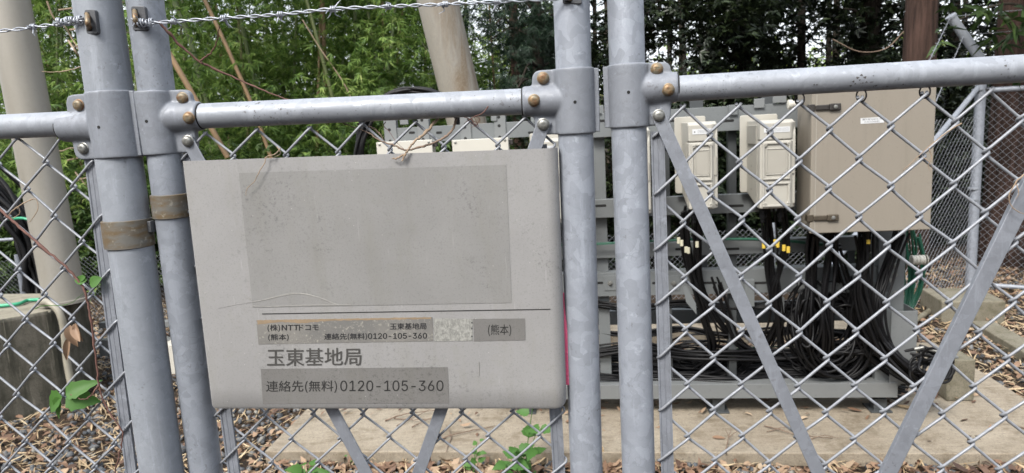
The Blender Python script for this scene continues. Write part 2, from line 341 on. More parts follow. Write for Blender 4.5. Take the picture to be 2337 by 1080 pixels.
def m_ground():
    m = Mat('soil_and_litter', .95, 0, .2); c = m.mix(m.ramp(m.noise(1.2, 6), [(.4, 0.0), (.65, 1.0)]), (.045, .032, .022), (.028, .022, .017))
    c = m.mix(m.ramp(m.noise(28, 6, .8), [(.5, 0.0), (.62, .9)]), c, (.10, .06, .035)); c = m.mix(m.ramp(m.noise(60, 5, .8), [(.6, 0.0), (.68, .8)]), c, (.16, .11, .07)); m.col(c); m.bump(m.noise(40, 6, .8), .03); return m.m
M_GROUND = m_ground()
# ------------------------------------------------------------------ near fence and gates
def chain(pl, s0, s1, j0, j1, r, amp, jit, seed, n=8, x0=None, x1=None):
    g = np.random.default_rng(seed); jit_ = {}
    def node(i, j):
        if (i, j) not in jit_: jit_[(i, j)] = g.normal(0, jit, 2)
        d = jit_[(i, j)]; return i * pl.a + d[0], j * pl.b + d[1]
    mb = MB(); e = r * 1.55; ov = r * 1.25
    for s in range(s0, s1):
        pts = []
        for j in range(j0, j1 + 1):
            right = (s + j) % 2 != 0; i = s + 1 if right else s
            u, v = node(i, j); sg = 1 if right else -1
            up = -1 if right else 1          # offset side of the strand above: back on the right bend, front on the left bend
            u += sg * ov * .35
            if j > j0:
                pts.append(pl.at(u - sg * r * 1.6, v - e * 1.6, up * amp)); pts.append(pl.at(u + sg * r * .5, v - e * .55, up * amp * .7))
            pts.append(pl.at(u + sg * ov * .7, v, 0))
            if j < j1:
                pts.append(pl.at(u + sg * r * .5, v + e * .55, -up * amp * .7)); pts.append(pl.at(u - sg * r * 1.6, v + e * 1.6, -up * amp))
        mb.tube(pts, r, n)
    return mb

def bolt(p, N, r, mat, parent, seed=0):
    mb = MB(); mb.lathe(p, N, [(r * 1.12, -.002), (r * 1.12, .0006), (r * .98, .0012), (r * .96, .0034), (r * .75, .0052), (r * .30, .0058), (.0003, .0056)], 24)
    t = np.cross(N, [0, 0, 1.0]); t = unit(t)
    for k in range(3): mb.box(p + N * .0058 + np.cross(N, t) * (k - 1) * r * .28, (t, np.cross(N, t), N), (r * .7, r * .08, .0005))
    return mb.build('bolt', mat, parent, 40)

def rpoly(pts, rad, k=5):            # rounded 2-D polygon
    out = []; n = len(pts)
    for i in range(n):
        p = np.array(pts[i], float); a = np.array(pts[i - 1], float) - p; b = np.array(pts[(i + 1) % n], float) - p
        q = rad[i] if isinstance(rad, (list, tuple)) else rad
        if q <= 0: out.append(p); continue
        da, db = unit(a), unit(b); q = min(q, np.linalg.norm(a) * .49, np.linalg.norm(b) * .49)
        for t in range(k + 1):
            t /= k; out.append((1 - t) ** 2 * (p + da * q) + 2 * t * (1 - t) * p + t * t * (p + db * q))
    return out

def coupling(pl, ax_px, rail_px, side, v0, v1, rp, rr, root, bolts, name='rail_coupling', sock=.066, tab=.058):
    """cast sleeve on a post with a socket for the rail; side +1: the rail leaves along +U"""
    O = pl.px(*ax_px); uo, vo = pl.uv(O)
    A = lambda u, v, off=0: pl.at(uo + side * u, vo + v, off)
    mb = MB(); mb.lathe(A(0, v0), pl.V, [(rp, 0), (rp, v1 - v0)], 40)
    S = unit(A(1, 0) - A(0, 0))
    prof = [(rr + .0055, rp * .3), (rr + .005, rp * 1.0), (rr + .0042, .038), (rr + .0034, .046), (rr + .0030, sock - .002), (rr + .0016, sock)]
    mb.lathe(A(0, 0), S, prof, 36)
    poly = [(rp * .6, v0 + .0005), (tab - .002, v0 + .0005), (tab, -rr * .8), (tab + .004, -rr * .5), (tab + .004, rr * .5), (tab - .001, rr * .8), (tab - .003, v1 - .0005), (rp * .6, v1 - .0005)]
    mb.prism([A(p[0], p[1], .0075) for p in rpoly(poly, [0, .012, .004, .003, .003, .004, .012, 0])], -pl.N * .011)
    o = mb.build(name, M_CAST, root, 180)
    md = o.modifiers.new('r', 'REMESH'); md.mode = 'VOXEL'; md.voxel_size = .00125; md.use_smooth_shade = True
    sm = o.modifiers.new('s', 'SMOOTH'); sm.factor = .5; sm.iterations = 14
    rg = MB(); e_ = A(0, 0) + S * (sock + .0006); rg.lathe(e_, S, [(rr + .0002, -.0006), (rr + .0010, -.0006), (rr + .0010, .0006), (rr + .0002, .0006)], 36); rg.build('joint_gap', M_HOLE, o)
    for (bx, by, kind) in bolts:
        p = pl.px(bx, by); u, v = pl.uv(p)
        d = (u - uo) * side; off = .0075 if kind == 'b' or pl is PL else .0128
        if abs(v - vo) < .012: off = rr + .0022
        q = pl.px(bx, by, off)
        bolt(q, pl.N, .0076, M_BOLT if kind == 'b' else M_SILV, o)
    if kind is not None:   # parting lip on the far side of the sleeve and the small hole
        lip = MB(); lip.box(A(-rp - .0015, (v0 + v1) / 2, .002), (pl.U, pl.V, pl.N), (.0075, v1 - v0 - .003, .010)); lip.build('clamp_lip', M_CAST, o, 30, .001)
        h = MB(); h.lathe(A(.000, .004, rp - .0003), pl.N, [(.0022, 0), (.0022, .0006)], 14); h.build('pin_hole', M_HOLE, o)
    return o

def post(pl, top, bot, r, mat, root, name='post', ztop=2.0, zbot=0.0):
    a, b = pl.px(*top), pl.px(*bot); d = (b - a) / (b - a)[2]
    p0 = a + d * (zbot - a[2]); p1 = a + d * (ztop - a[2])
    mb = MB(); mb.tube([p0, p1], r, 48); mb.lathe(p1, [0, 0, 1], [(r * 1.04, -.01), (r * 1.04, .002), (r * .8, .010), (r * .2, .014)], 32)
    return mb.build(name, mat, root, 40)
def rail(pl, a, b, r, root, ext0=0, ext1=0, name='top_rail'):
    p, q = pl.px(*a), pl.px(*b); d = unit(q - p); p = p - d * ext0; q = q + d * ext1
    mb = MB(); mb.tube([p, q], r, 40); return mb.build(name, M_RAIL, root, 40)
def flatbar(pl, a, b, wid, off, root, name, lipside=1, ext0=0, ext1=0, th=.0028, mat=None):
    p, q = pl.px(*a, off), pl.px(*b, off); d = unit(q - p); p = p - d * ext0; q = q + d * ext1
    x = unit(np.cross(d, pl.N)); mb = MB(); L = np.linalg.norm(q - p)
    prof = [(-wid / 2, 0), (wid / 2, 0), (wid / 2, -.009 if lipside > 0 else -th), (wid / 2 - th, -.009 if lipside > 0 else -th), (wid / 2 - th, -th), (-wid / 2 + th, -th), (-wid / 2 + th, -.009 if lipside < 0 else -th), (-wid / 2, -.009 if lipside < 0 else -th)]
    mb.prism([p + x * s + pl.N * t for s, t in prof], d * L)
    return mb.build(name, mat or M_BAR, root, 40, .0007)
def grooved(pl, a, b, wid, root, ext0=0, ext1=0, off=0):
    """tension bar threaded through the mesh: a flat channel with two raised edges and a shallow groove"""
    p, q = pl.px(*a), pl.px(*b); d = unit(q - p); p = p - d * ext0; q = q + d * ext1; x = unit(np.cross(d, pl.N))
    prof = [(-.5, -.9), (-.5, 1), (-.40, 1), (-.36, .45), (-.12, .45), (-.09, .2), (-.03, .2), (0, .45), (.32, .45), (.37, 1), (.5, 1), (.5, -.9)]
    mb = MB(); mb.prism([p + x * s * wid + pl.N * (t * .0024 + off) for s, t in prof], q - p)
    return mb.build('tension_bar', M_BAR, root, 30)
def holder(pl, c, wpx, hpx, rp, root, first):
    """small pressed plate with a hook that carries the barbed wire"""
    off = rp * .86; P = lambda x, y, o=0: pl.px(x, y, off + o); x, y = c
    mb = MB(); pts = rpoly([(x - wpx / 2, y - hpx / 2), (x + wpx / 2 - 2, y - hpx / 2), (x + wpx / 2 + 5, y + hpx / 2), (x - wpx / 2 + 5, y + hpx / 2)], 6)
    mb.prism([P(a, b, .0045) for a, b in pts], -pl.N * .007)
    o = mb.build('wire_holder', M_HOLDER, root, 40, .0008)
    m2 = MB(); q = spline([P(x - wpx * .22, y - hpx * .30, .003), P(x - wpx * .20, y - hpx * .12, .011), P(x - wpx * .16, y + hpx * .10, .013), P(x - wpx * .02, y + hpx * .27, .003)], 5)
    m2.tube(q, .0034, 12); m2.build('hook', M_BOLT, o, 60)
    m3 = MB(); m3.box(P(x - wpx * .14, y, .0043), (pl.U, pl.V, pl.N), (.0075, .024, .0015)); m3.build('slot', M_HOLE, o)

# --- left fence: post, rail, mesh
FN = thing('chain_link_fence', PL.px(300, 800) * [1, 1, 0], 'grey chain-link fence panel with its thick grey post, a bare twig climbing up its mesh', 'fence')
post(PL, (221.5, 0), (370.5, 1080), .03045, M_POSTD, FN, 'post', 1.95)
rail(PL, (0, 290), (215, 280), .0177, FN, .55, 0)
coupling(PL, (264, 284), (100, 285), -1, -.0455, .0475, .0336, .0177, FN, [(180, 240, 'b'), (190.5, 339, 's')], sock=.083, tab=.069)
chain(PL, -13, 3, -2, 33, .00185, .0042, .0011, 11, 8).build('mesh_infill', M_WIRE, FN, 60)
grooved(PL, (207, 360), (301, 1080), .0185, FN, 0, .25)
rail(PL, (-60, 1680), (350, 1620), .0165, FN, .55, .1, 'bottom_rail')
holder(PL, (205, 50), 26, 56, .0302, FN, True)
bb = MB(); a = PL.px(293, 532); ax = unit(PL.px(370.5, 1080) - PL.px(221.5, 0)); bb.lathe(a - ax * .0205, ax, [(.0312, 0), (.0332, .001), (.0335, .02), (.0332, .040), (.0312, .041)], 44)
bb.build('hinge_band', M_BAND, FN, 40)

for k, (x0, x1, y0, y1) in enumerate(((300, 322, 240, 256), (304, 324, 280, 292), (308, 327, 312, 330), (322, 350, 505, 530))):
    hg = MB(); hg.box(PL.px((x0 + x1) / 2, (y0 + y1) / 2, -.004), (PL.U, PL.V, PL.N), ((x1 - x0) * .00072, (y1 - y0) * .00066, .012)); hg.build('hinge_strap', M_HOLDER, FN, 30, .001)
# --- left gate leaf
GL = thing('gate_leaf', PG.px(900, 900) * [1, 1, 0], 'galvanised gate leaf that carries the big grey sign board, beside the thick grey post', 'gate')
post(PG, (330.5, 0), (471, 1080), .0243, M_POSTM, GL, 'frame_post', 1.95, .08)
post(PG, (1304, 0), (1338.5, 1080), .0243, M_POST, GL, 'frame_post', 1.95, .08)
rail(PG, (400, 268), (1250, 229.5), .0177, GL)
coupling(PG, (360, 270), (600, 262), 1, -.0385, .0515, .0282, .0177, GL, [(416.5, 224, 'b'), (431, 269, 'b'), (428.5, 322, 's')])
coupling(PG, (1311, 227), (1100, 240), -1, -.0415, .0465, .0282, .0177, GL, [(1239.5, 179, 'b'), (1219, 229.5, 'b'), (1240, 284, 's')], sock=.071)
chain(PG, -3, 11, 0, 33, .00185, .0042, .0009, 12, 8).build('mesh_infill', M_WIRE, GL, 60)
grooved(PG, (432, 350), (535, 1080), .0185, GL, 0, .25); grooved(PG, (1233, 330), (1276, 1080), .0185, GL, 0, .25)
flatbar(PG, (428, 322), (835, 1080), .0185, .0125, GL, 'brace', 1, .006, .30); flatbar(PG, (1240, 284), (955, 1080), .0185, .0125, GL, 'brace', -1, .006, .30)
rail(PG, (560, 1560), (1350, 1500), .0165, GL, .06, .0, 'bottom_rail')
holder(PG, (315, 42), 34, 56, .0243, GL, False); holder(PG, (1302, -14), 44, 46, .0243, GL, False)
hb = MB(); a = PG.px(391, 469); ax = unit(PG.px(471, 1080) - PG.px(330.5, 0)); hb.lathe(a - ax * .0175, ax, [(.025, 0), (.0268, .001), (.0270, .0175), (.0268, .034), (.025, .035)], 40)
hb.build('hinge_band', M_BAND, GL, 40)

# --- right gate leaf
GR = thing('gate_leaf', PR.px(1900, 900) * [1, 1, 0], 'galvanised gate leaf with open mesh and two slanting braces before the equipment rack', 'gate')
post(PR, (1427, 0), (1457.5, 1080), .0243, M_POST, GR, 'frame_post', 1.95, .08)
post(PR, (2528, 0), (2478, 1080), .0243, M_POST, GR, 'frame_post', 1.95, .08)
rail(PR, (1500, 205.5), (2500, 146.5), .0172, GR)
coupling(PR, (2521, 145.3), (2300, 158), -1, -.0345, .0505, .0282, .0172, GR, [(2452, 98, 'b'), (2425, 152, 'b'), (2440, 246, 's')], sock=.071)
grooved(PR, (2440, 250), (2412, 1080), .0185, GR, 0, .25)
coupling(PR, (1434, 206), (1700, 195), 1, -.0345, .0505, .0282, .0172, GR, [(1499, 158, 'b'), (1525, 205, 'b'), (1503.5, 264, 's')])
chain(PR, -1, 13, 0, 33, .0021, .0046, .0010, 13, 8).build('mesh_infill', M_WIRE, GR, 60)
grooved(PR, (1500, 300), (1523.5, 1080), .0185, GR, 0, .25)
flatbar(PR, (1503.5, 264), (1868, 1080), .0182, .0130, GR, 'brace', -1, .008, .25); flatbar(PR, (2345, 440), (2030, 1080), .0205, .0130, GR, 'brace', 1, .135, .25)
rail(PR, (1500, 1560), (2440, 1520), .0165, GR, 0, 0, 'bottom_rail')
for i in (4, 6, 8):
    t = MB(); c = PR.at(i * PR.a, -.0015, 0); q = [c + PR.U * .0048 * math.cos(k) + PR.V * .008 * math.sin(k) + PR.N * .004 * math.cos(k) for k in np.linspace(0, 2 * math.pi, 20)]
    t.tube(q, .0011, 6).build('tie_ring', M_LATCHD, GR, 60)

def spots(pl, a, b, r, pts, root, label):
    A_, B_ = pl.px(*a), pl.px(*b); D = unit(B_ - A_); mb = MB(); k = 0
    for (x, y, rad) in pts:
        q = pl.px(x, y, r * .8); k2 = q - A_; ax_ = A_ + D * k2.dot(D); nr = unit(q - ax_); ex = unit(np.cross(nr, D)); rr_ = rad * .00028
        mb.add([ax_ + nr * (r + .00025) + (D * math.cos(t) * 1.3 + ex * math.sin(t)) * rr_ * (1 + .35 * math.sin(3 * t + x)) for t in np.linspace(0, 2 * math.pi, 11)[:-1]], [tuple(range(10))])
    o = mb.build('dirt_spots', M_DIRT, root); o['label'] = label; o['kind'] = 'stuff'
M_DIRT = m_plain('dirt_spots', (.075, .07, .068), .8, 0, .4, 400)
gs = random.Random(4)
spots(PR, (1500, 205.5), (2337, 156), .0172, [(1946, 185, 4), (1955, 178, 5), (1964, 173, 4.5), (1972, 177, 5), (1976, 186, 3.5), (1960, 182, 3), (1951, 190, 3), (1941, 195, 4), (1968, 188, 2.5), (1857, 192, 3), (1863, 192, 3), (1800, 204, 2), (2000, 197, 3), (2062, 195, 3), (2132, 187, 2.5), (2292, 152, 4), (2298, 158, 2), (2283, 168, 2)] + [(gs.uniform(1560, 1660), gs.gauss(203, 9), gs.uniform(.8, 2)) for _ in range(34)] + [(gs.uniform(1660, 2330), 0, 0) for _ in range(0)], GR, 'dark dirt spots, some in a paw shaped cluster')
spots(PG, (400, 268), (1250, 229.5), .0177, [(x, 268 - (x - 400) * .0453 + gs.gauss(2, 11), gs.uniform(.7, 2.1)) for x in [gs.uniform(560, 1190) for _ in range(70)]], GL, 'small dark pits along the rail')
# --- sign board
SB = thing('sign_board', PG.px(850, 935, .036), 'large grey sign board with old stickers and Japanese lettering, hung on the gate', 'sign')
OFF = .034
def board():
    R1, R2, ns = .0175, .003, 5
    tl, tr, br, bl = PG.px(421, 368, OFF), PG.px(1242, 339, OFF), PG.px(1265, 933.5, OFF), PG.px(489, 933.5, OFF)
    cols = []                     # (top, bottom, u-shift, depth)
    for k in range(ns, 0, -1):
        t = k / ns * math.pi / 2 * .55; cols.append((0, -R2 * math.sin(t), -R2 * (1 - math.cos(t)), .004 * (k / ns) ** 3))
    for k in range(0, 25): cols.append((k / 24, 0, 0, 0))
    for k in range(1, 13): t = k / 12 * math.pi / 2; cols.append((1, R1 * math.sin(t), -R1 * (1 - math.cos(t)), .014 * (k / 12) ** 3))
    cols.append((1, R1, -R1 - .012, .016))
    v = []; nr = 22
    for (s, du, dn, rise) in cols:
        a = tl + (tr - tl) * s + PG.U * du + PG.N * dn; b = bl + (br - bl) * s + PG.U * du + PG.N * dn - PG.V * rise
        for r_ in range(nr + 1):
            q = a + (b - a) * (r_ / nr)
            v.append(q)
        tt = unit(b - a); v[-1] = b - PG.N * .0028; v[-2] = b - tt * .0045
    m = nr + 1; f = [(i * m + j, i * m + j + 1, (i + 1) * m + j + 1, (i + 1) * m + j) for i in range(len(cols) - 1) for j in range(nr)]
    mb = MB(); mb.add(v, f); o = mb.build('panel', M_SIGN, SB, 50)
    sd_ = o.modifiers.new('t', 'SOLIDIFY'); sd_.thickness = .0014; sd_.offset = 0; es = o.modifiers.new('e', 'EDGE_SPLIT'); es.split_angle = R(35)
    return o
BP = board()
def patch(name, pts, off, mat, parent, th=.0002, lab=None, rough_edge=0, seed=1):
    g = random.Random(seed); P = []
    n = len(pts)
    for i in range(n):
        a, b = pts[i], pts[(i + 1) % n]; k = 1 if not rough_edge else max(1, int(math.hypot(b[0] - a[0], b[1] - a[1]) / 5))
        for j in range(k):
            t = j / k; P.append((a[0] + (b[0] - a[0]) * t + g.uniform(-1, 1) * rough_edge * (j > 0), a[1] + (b[1] - a[1]) * t + g.uniform(-1, 1) * rough_edge * (j > 0)))
    mb = MB(); mb.prism([PG.px(x, y, off) for x, y in P], PG.N * th); o = mb.build(name, mat, parent)
    if lab: o['label'] = lab
    return o
S0 = OFF + .0010
p1 = patch('faded_patch', [(545, 395), (1155, 376), (1168, 691), (577, 702)], S0, M_SIGN_D, SB, lab='large darker rectangle where an old sticker faded')
L1 = patch('label_sticker', [(585, 731), (987, 724), (989, 778.5), (590, 786)], S0, M_STICKO, SB, lab='weathered peeling strip with two lines of bold black lettering')
patch('worn_edge', [(586, 731.2), (700, 728.8), (984, 724.2), (984, 728), (760, 732), (684, 738), (640, 735), (588, 741)], S0 + .00022, M_RUSTY, L1, .0001, rough_edge=.8)
patch('glue_residue', [(989.6, 727), (1078, 728), (1078.5, 778), (990.5, 779)], S0, M_RESID, SB, lab='whitish patch of old glue', rough_edge=1.0)
L2 = patch('label_sticker', [(1080, 728), (1198, 727), (1199.5, 776.5), (1082, 779)], S0, M_STICK, SB, lab='short grey sticker with one word in brackets')
L3 = patch('label_sticker', [(595, 842), (1022, 838), (1025, 920), (600, 922)], S0, M_STICK, SB, lab='long grey sticker with a telephone number')
patch('ruled_line', [(598, 715.6), (1256, 705.0), (1256, 706.9), (598, 717.6)], S0, M_TEXTF, SB)
for k, (x, y) in enumerate([(1077, 737), (1077, 750), (1077, 768)]): patch('tape_remnant', [(x - 1.5, y - 2), (x + 1.2, y - 1.5), (x + 1.2, y + 1.5), (x - 1, y + 2)], S0 + .0002, M_TEXT, L1, .0001)
# pale crease lines left by peeled film
def crease(pts, wpx, parent):
    mb = MB(); P = [PG.px(x, y, S0 + .0003) for x, y in pts]; mb.tube(spline(P, 6), wpx * .0006, 5); mb.build('peel_crease', M_RESIDL, parent)
M_RESIDL = m_plain('peel_crease_pale', (.27, .265, .245), .7, 0, .4, 150)
crease([(577, 690), (610, 683), (660, 672), (690, 671), (730, 680), (768, 696)], .8, p1); crease([(600, 686), (640, 674), (672, 669), (712, 674), (755, 690), (776, 697)], .5, p1)
crease([(577, 694), (581, 699), (620, 700), (700, 697), (800, 696)], .6, p1); crease([(1093, 826), (1093.5, 858)], .6, SB)
crease([(557, 672), (577, 688)], .5, SB); crease([(497, 704), (540, 695), (574, 690)], .25, SB)
FONTS = {}
def font(latin):                   # the fonts that ship with Blender itself
    k = 'Inter.woff2' if latin else 'Noto Sans CJK Regular.woff2'
    if k not in FONTS:
        try: FONTS[k] = bpy.data.fonts.load(bpy.utils.system_resource('DATAFILES') + '/fonts/' + k)
        except Exception: FONTS[k] = None
    return FONTS[k]
def text(txt, x0, y0, x1, y1, slope, off, mat, parent, bold=0.0, latin=False):
    cu_ = bpy.data.curves.new('lettering', 'FONT'); cu_.body = txt
    if font(latin): cu_.font = font(latin)
    cu_.fill_mode = 'FRONT'; cu_.resolution_u = 4
    tmp = bpy.data.objects.new('lettering_tmp', cu_); C.objects.link(tmp); bpy.context.view_layer.update()
    me = bpy.data.meshes.new_from_object(tmp.evaluated_get(bpy.context.evaluated_depsgraph_get())); bpy.data.objects.remove(tmp); bpy.data.curves.remove(cu_)
    co = np.zeros(len(me.vertices) * 3); me.vertices.foreach_get('co', co); co = co.reshape(-1, 3)
    mn, mx = co.min(0), co.max(0); s = (co[:, 0] - mn[0]) / (mx[0] - mn[0]); t = (co[:, 1] - mn[1]) / (mx[1] - mn[1])
    pl, of = off
    a, b, c_, d_ = [pl.px(x, y, of) if isinstance(pl, Plane) else rk(x, y, of) for x, y in ((x0, y1), (x1, y1 + slope * (x1 - x0)), (x0, y0), (x1, y0 + slope * (x1 - x0)))]
    P = a + (b - a) * s[:, None] + (c_ - a) * t[:, None] + (d_ - b - c_ + a) * (s * t)[:, None]
    ex, ey = unit(b - a), unit(c_ - a); nz = unit(np.cross(ex, ey)); nz = nz if nz[1] < 0 else -nz
    F_ = [tuple(p_.vertices) for p_ in me.polygons]; mb = MB(); k = 0
    for dx, dy in (((0, 0),) if not bold else ((-1, 0), (1, 0), (0, -.7), (0, .7), (0, 0))):
        mb.add(P + ex * dx * bold * .001 + ey * dy * bold * .001 + nz * k * .000012, F_); k += 1
    return mb.build('lettering', mat, parent)
T1 = (PG, S0 + .00045)
text('(株)', 610.7, 741, 638.9, 757.5, -.012, T1, M_TEXT, L1, .20); text('NTT', 643, 742.2, 681.3, 754.2, -.012, T1, M_TEXT, L1, .30, True); text('ドコモ', 682.5, 741.2, 726.8, 754.6, -.012, T1, M_TEXT, L1, .20)
text('(熊本)', 612.3, 763.0, 658.5, 778.5, -.012, T1, M_TEXT, L1, .20)
text('玉東基地局', 890, 738, 973, 752.6, -.012, T1, M_TEXT, L1, .20)
text('連絡先(無料)', 740, 761.5, 837.4, 777.2, -.012, T1, M_TEXT, L1, .20); text('0120-105-360', 840.1, 761, 974.3, 773.8, -.008, T1, M_TEXT, L1, .30, True)
text('(熊本)', 1114, 741, 1166.5, 767.5, -.01, T1, M_TEXTF, L2, .10)
text('玉東基地局', 609.6, 796, 824.5, 836, -.01, T1, M_TEXTG, SB, .22)
text('連絡先(無料)', 607.4, 869.5, 769, 897.5, -.006, T1, M_TEXTF, L3, .12); text('0120-105-360', 776.6, 868.8, 1012, 893.2, -.002, T1, M_TEXTF, L3, .10, True)

# --- pink ribbon behind the gate post
mb = MB(); q = spline([PG.px(1285, 668, .004), PG.px(1286, 700, .005), PG.px(1291, 745, .010), PG.px(1293, 800, .010), PG.px(1295.5, 878, .010)], 8)
for i in range(len(q) - 1):
    wd = .0046 if i > 5 else .0018; mb.add([q[i] - PG.U * wd, q[i] + PG.U * wd, q[i + 1] + PG.U * wd + PG.N * .001, q[i + 1] - PG.U * wd], [(0, 1, 2, 3)])
o = mb.build('ribbon', M_PINK); tag(o, 'pink plastic ribbon hanging in the gap between the sign board and the gate post', 'ribbon'); o.modifiers.new('t', 'SOLIDIFY').thickness = .0006

# --- barbed wire
def barbed(pts, barbs, knots, label, seed, r=.00105, rad=.0017):
    g = random.Random(seed); P = spline(pts, 14); L = np.concatenate([[0], np.cumsum(np.linalg.norm(np.diff(P, axis=0), axis=1))])
    m = max(60, int(L[-1] / .003)); s = np.linspace(0, L[-1], m); Q = np.array([[np.interp(x, L, P[:, k]) for k in range(3)] for x in s])
    T = unit(Q[-1] - Q[0]); A = unit(np.cross(T, [0, 0, 1.0])); B = np.cross(T, A)
    root = thing('barbed_wire', Q[0], label, 'barbed wire')
    for ph in (0, math.pi):
        an = s / .040 * 2 * math.pi + ph + np.sin(s * 30) * .4; mb = MB(); mb.tube(Q + (A * np.cos(an)[:, None] + B * np.sin(an)[:, None]) * rad, r, 7); mb.build('strand', M_BARB, root, 60)
    for b in barbs:
        i = int(np.argmin(np.linalg.norm(Q - b, axis=1))); c = Q[i]; mb = MB()
        k = np.linspace(0, 2 * math.pi * 3.2, 50); R_ = .0034
        mb.tube([c + T * (t / k[-1] - .5) * .008 + (A * math.cos(t) + B * math.sin(t)) * R_ for t in k], .0009, 6)
        for q in range(4):
            an = g.uniform(0, 6.28); d = A * math.cos(an) + B * math.sin(an) * 1.0; t0 = T * g.uniform(-.004, .004)
            mb.tube([c + t0 + d * .002, c + t0 * 1.3 + d * .008 + T * g.uniform(-.003, .003), c + t0 * 2 + d * g.uniform(.010, .014) + T * g.uniform(-.005, .005)], [.0009, .0009, .0003], 6)
        mb.build('barb', M_BARB, root, 60)
    for kn in knots:
        mb = MB(); k = np.linspace(0, 2 * math.pi * 5, 90); mb.tube([kn + T * (t / k[-1] - .5) * .020 + (A * math.cos(t) + B * math.sin(t)) * (.0045 + .001 * math.sin(t * 1.7)) for t in k], .0010, 6); mb.build('wrapped_end', M_BARB, root, 60)
    return root
fo = .034; Pl = lambda x, y: PL.px(x, y, fo); Pg = lambda x, y: PG.px(x, y, .030)
barbed([Pl(-420, 110), Pl(-200, 92), Pl(0, 71), Pl(40, 67), Pl(75, 62), Pl(130, 55), Pl(192, 44)], [Pl(73, 61), Pl(-130, 84), Pl(-330, 103)], [Pl(143, 50), Pl(172, 47)], 'short stretch of barbed wire tied to the thick grey fence post', 3)
barbed([Pg(300, 42), Pg(318, 50), Pg(345, 52), Pg(400, 49), Pg(500, 42), Pg(640, 33), Pg(757, 21), Pg(888, 15), Pg(1014, 10), Pg(1127, 4), Pg(1300, -4)], [Pg(395, 49), Pg(508, 42), Pg(640, 33), Pg(757, 21), Pg(888, 15), Pg(1014, 10), Pg(1137, 3), Pg(312, 60)], [Pg(334, 52)], 'long barbed wire strung over the gate leaf above the sign board', 4)
# ------------------------------------------------------------------ ground
def gz(x, y): return 0.0 if y < 9 else (y - 9) * .06
mb = MB(); nx_, ny_ = 60, 60; gx = np.concatenate([np.linspace(-90, -12, 12), np.linspace(-11, 11, 36), np.linspace(12, 90, 12)]); gy = np.concatenate([np.linspace(-60, -4, 8), np.linspace(-3, 14, 42), np.linspace(16, 140, 14)])
vv = [(x, y, gz(x, y) + (.02 * math.sin(x * 2.1) * math.sin(y * 1.7) if y > 5.9 else 0)) for x in gx for y in gy]; m_ = len(gy)
mb.add(vv, [(i * m_ + j, (i + 1) * m_ + j, (i + 1) * m_ + j + 1, i * m_ + j + 1) for i in range(len(gx) - 1) for j in range(m_ - 1)])
tag(mb.build('ground', M_GROUND, None, 180), kind='structure')

# slab
def rbox(mb, u0, u1, w0, w1, z0, z1): return mb.box(RK((u0 + u1) / 2, (w0 + w1) / 2, (z0 + z1) / 2), (RU, RW, (0, 0, 1)), (u1 - u0, w1 - w0, z1 - z0))
mb = MB(); rbox(mb, -1.578, 2.10, 2.872, 4.35, -.1, .06); o = mb.build('concrete_slab', M_SLAB, None, None, .006, 3); tag(o, 'long pale concrete slab under the equipment rack, strewn with a few twigs', 'slab')

# ------------------------------------------------------------------ equipment rack
WF = 3.30
RKR = thing('equipment_rack', RK(.6, 3.4, .06), 'grey steel frame of posts and slotted rails on the concrete slab, carrying the beige boxes', 'rack')
def beam(x0, x1, yt, yb, w_, dep, name, mat=M_RACK, slots=(), bolts=(), xm=None, flange=True):
    xm = xm or (x0 + x1) / 2; u0, _ = ruz(x0, (yt + yb) / 2, w_); u1, _ = ruz(x1, (yt + yb) / 2, w_); z1 = ruz(xm, yt, w_)[1]; z0 = ruz(xm, yb, w_)[1]
    mb = MB(); t = .005
    rbox(mb, u0, u1, w_, w_ + t, z0, z1)
    if flange: rbox(mb, u0, u1, w_ + t + .0002, w_ + dep, z1 - t, z1 - .0003); rbox(mb, u0, u1, w_ + t + .0002, w_ + dep, z0 + .0003, z0 + t)
    else: rbox(mb, u0 + .0003, u1 - .0003, w_ + t + .0002, w_ + dep, z0 + .0003, z1 - .0003)
    o = mb.build(name, mat, RKR, None, .0012, 2)
    for (sx, sl) in slots:
        s = MB(); a, zc = ruz(sx, (yt + yb) / 2 + 2, w_); s.prism([RK(a + p[0], w_ - .0006, zc + p[1]) for p in rpoly([(-sl / 2, -.006), (sl / 2, -.006), (sl / 2, .006), (-sl / 2, .006)], .006)], RW * .0005); s.build('slot', M_HOLE, o)
    for bx in bolts:
        s = MB(); a, zc = ruz(bx, (yt + yb) / 2 + 2, w_); s.box(RK(a, w_ - .0025, zc), (RU, RW, (0, 0, 1)), (.060, .004, .075)); q = s.build('splice_plate', mat, o, None, .001)
        s = MB(); s.lathe(RK(a, w_ - .0046, zc), -RW, [(.014, 0), (.014, .002), (.010, .0022), (.010, .009), (.006, .0095), (.006, .014)], 6); s.build('bolt', M_SILV, q, 30)
    return o
# main cross rails (front face at WF unless noted)
beam(1345, 1850, 246, 302, WF, .05, 'cross_rail', slots=[(1375, .05), (1660, .06), (1530, .06)], bolts=())
beam(1345, 1850, 447, 489, WF, .05, 'cross_rail', slots=[(1367, .07), (1680, .07)])
beam(1180, 2062, 551, 582, WF + .02, .05, 'cross_rail', slots=[(1560, .08), (1668, .08)])
beam(1180, 2062, 617, 671, WF + .01, .07, 'cross_rail', slots=[(1365, .05), (1500, .05), (1612, .10), (1733, .07), (1832, .06), (1916, .07)], bolts=(1392, 1537))
beam(1180, 2040, 706, 738, WF + .30, .05, 'cross_rail')
beam(1150, 2049, 878, 910, WF - .04, .10, 'base_rail', M_RACKL)
beam(225, 440, 735, 748, 4.0, .05, 'cross_rail', M_RACKL); beam(225, 440, 775, 812, 4.0, .05, 'cross_rail', M_RACKL)
beam(905, 1262, 283, 319, WF, .05, 'cross_rail', slots=[(940, .03), (1002, .03), (1212, .03)])
